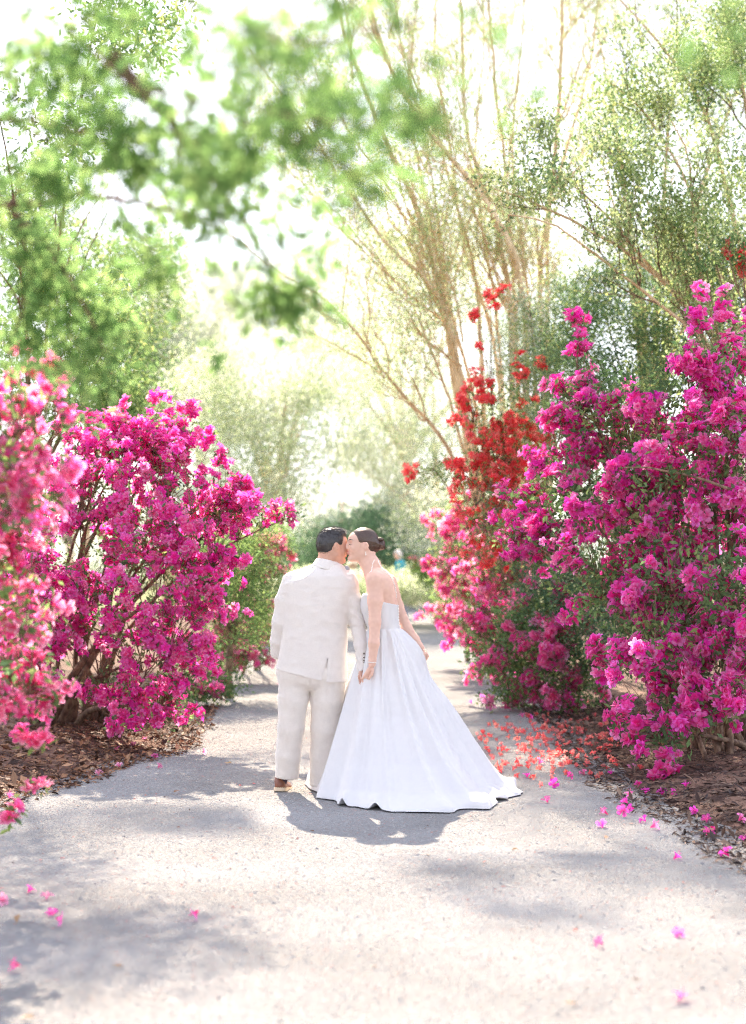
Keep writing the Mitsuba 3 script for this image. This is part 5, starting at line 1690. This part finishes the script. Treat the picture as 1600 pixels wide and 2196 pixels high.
OWN = {(418, 1975): 'lone pink azalea blossom on the sunlit gravel left of centre, in the foreground', (1455, 2010): 'blurred pink azalea blossom in the right foreground, highest of three', (1286, 2032): 'blurred pink azalea blossom in the right foreground, left of two others',
       (1460, 2148): 'blurred pink azalea blossom in the right foreground, lowest of three', (30, 2085): 'pink azalea blossom nearest the bottom left corner', (65, 1915): 'pink azalea blossom at the left edge above a small cluster', (5, 1942): 'pink azalea blossom cut by the left frame edge',
       (1595, 1805): 'magenta azalea blossom cut by the right frame edge', (1452, 1844): 'lone magenta azalea blossom in the shade right, nearest the camera but one', (1556, 1840): 'magenta azalea blossom at the right, nearest the camera', (1172, 1722): 'magenta azalea blossom just right of the tip of the train',
       (1188, 1690): 'magenta azalea blossom right of and just beyond the tip of the train', (470, 1447): 'blurred pink blossom far back on the left, lowest of three', (520, 1440): 'blurred pink blossom far back on the left, middle of three', (600, 1470): 'blurred pink blossom on the gravel close left of the groom',
       (438, 1620): 'pink azalea blossom lying between the left bush and the groom', (212, 1664): 'pink azalea blossom on shaded gravel at the left bed edge, leftmost there', (1405, 1780): 'magenta azalea blossom on the gravel left of the tan dead leaf'}


def fallen(px, py, palette, size, label, group):
    key = name_key('fallen_blossom')
    own = OWN.get((px, py))
    say(key, own or label, 'flower', None if own else group)
    v, sh = int(rngp.integers(0, 6)), int(rngp.integers(0, 6))
    kk = (group, v, sh)
    if kk not in fallen_ply:
        tv, tf, tk = FLOWERS[v]
        tone = tones(np.random.default_rng(sh + 50), 1, palette, .12)[0]
        fallen_ply[kk] = mikit.ply((tv, tf), 'petal_material', color=petal_colours(tk, tone))
    nz = unit(rngp.normal(0, .6, 3) + [0, -.15, .75])
    Mx = frame(nz[None], rngp.uniform(0, 6.28, 1))[0] * (np.array([rngp.uniform(.7, 1), rngp.uniform(.7, 1.05), rngp.uniform(.8, 1.4)]) * size)[None]
    low = (FLOWERS[v][0] @ Mx.T)[:, 2].min()
    m = np.eye(4)
    m[:3, :3] = Mx
    m[:3, 3] = ground_at(px, py) + [0, 0, -low + .002]
    scene[key] = {**fallen_ply[kk], 'to_world': T(m.tolist())}


RED_L = 'fallen red azalea blossom scattered on the gravel right of the train'
for q in range(270):
    if q < 190:
        px, py = rngp.normal(1195, 85), rngp.normal(1597, 36)
    else:
        px, py = rngp.uniform(1020, 1330), rngp.uniform(1545, 1675)
    py = np.clip(py, 1538, 1690)
    px = max(px, 1022 + max(0, (py - 1575)) * .62)
    if py > 1655 and px > 1290:
        px -= 120
    fallen(px, py, RED + CORAL, rngp.uniform(.024, .038), RED_L, 'fallen red blossoms')
for px, py in ((1300, 1520), (1330, 1545), (1370, 1535), (1260, 1510), (1400, 1570), (1350, 1590), (1420, 1600), (1290, 1560)):
    fallen(px, py, RED, .034, 'fallen red azalea blossom on the dark right bed', 'red blossoms on the right bed')
for px, py in ((1130, 1668), (1188, 1690), (1222, 1672), (1250, 1662), (1172, 1722), (1350, 1712), (1370, 1690), (1385, 1705), (1340, 1725), (1295, 1748), (1335, 1752), (1352, 1746), (1380, 1765), (1290, 1775), (1420, 1708), (1445, 1712), (1355, 1650),
               (1440, 1645), (1490, 1750), (1515, 1765), (1530, 1788), (1590, 1768), (1520, 1795), (1452, 1844), (1556, 1840), (1595, 1805), (1405, 1780), (1470, 1690), (1310, 1665), (1160, 1640), (1035, 1500), (1010, 1510), (1060, 1520), (1120, 1540), (1140, 1545)):
    fallen(px, py, MAGENTA + HOTPINK, rngp.uniform(.034, .046), 'fallen magenta azalea blossom along the right side of the path', 'fallen magenta blossoms')
for px, py in ((212, 1664), (332, 1628), (342, 1648), (255, 1648), (250, 1612), (285, 1600), (438, 1620), (65, 1915), (112, 1965), (128, 1988), (30, 2085), (100, 1930), (5, 1942), (418, 1975), (1455, 2010), (1286, 2032), (1460, 2148), (310, 1590), (470, 1447), (520, 1440), (600, 1470)):
    fallen(px, py, HOTPINK + PINK, rngp.uniform(.030, .042), 'fallen pink azalea blossom on the open gravel away from the right bed', 'fallen pink blossoms')

dead = [(1495, 1787, .10, 'large tan dead leaf on the gravel at the right bed edge'), (1300, 1806, .065, 'brown dead leaf on the gravel below the magenta blossoms'), (1097, 1828, .04, 'dark dead leaf on the sunlit gravel below the train'),
        (372, 1705, .055, 'curled brown dead leaf in the shade left of the groom'), (498, 1640, .06, 'brown dead leaf on the gravel left of the groom’s knee'), (35, 1985, .07, 'tan dead leaf near the bottom left corner'),
        (265, 2078, .045, 'orange dead leaf on the bright foreground gravel'), (75, 2190, .05, 'brown dead leaf at the bottom edge left'), (1238, 2158, .045, 'yellow dead leaf at the bottom edge right of centre'), (1145, 1607, .09, 'pale tan dead leaf among the red blossoms'),
        (1120, 1470, .10, 'long tan dead leaf on the far gravel'), (1180, 1545, .06, 'brown dead leaf by the low magenta azalea')]
for px, py, L, lab in dead:
    key = name_key('dead_leaf')
    say(key, lab.replace('’', "'"), 'leaf')
    V, F, i = leaves(ground_at(px, py)[None] + [0, 0, .008], np.array([[rngp.normal(), rngp.normal(0, .4), .12]]), np.array([[rngp.normal(0, .3), -.3, 1]]), np.array([L]), LEAF6, 1.0)
    V[:, 2] += rngp.uniform(0, .012, len(V))
    put(key, (V, F), 'litter_material', False, tones(rngp, 1, [[.30, .17, .08], [.42, .28, .15], [.20, .10, .06]], .1)[i])
N = 1500
y = 6 + 10 * rngp.random(N) ** 1.3
x = left_x(y) + (right_x(y) - left_x(y)) * rngp.random(N)
V, F, i = leaves(np.stack([x, y, path_z(x, y) + .006], 1), rand_dir(rngp, N) * [1, 1, .2], rand_dir(rngp, N) * .4 + [0, 0, 1], rngp.gamma(2, .006, N).clip(.005, .04), LEAF2, 1.2)
put('leaf_litter', (V, F), 'litter_material', False, tones(rngp, N, [[.28, .09, .07], [.18, .10, .06], [.45, .10, .10], [.10, .07, .06]], .2)[i])
say('leaf_litter', 'small reddish bits of petals and leaves strewn on the gravel', 'litter', kind='stuff')
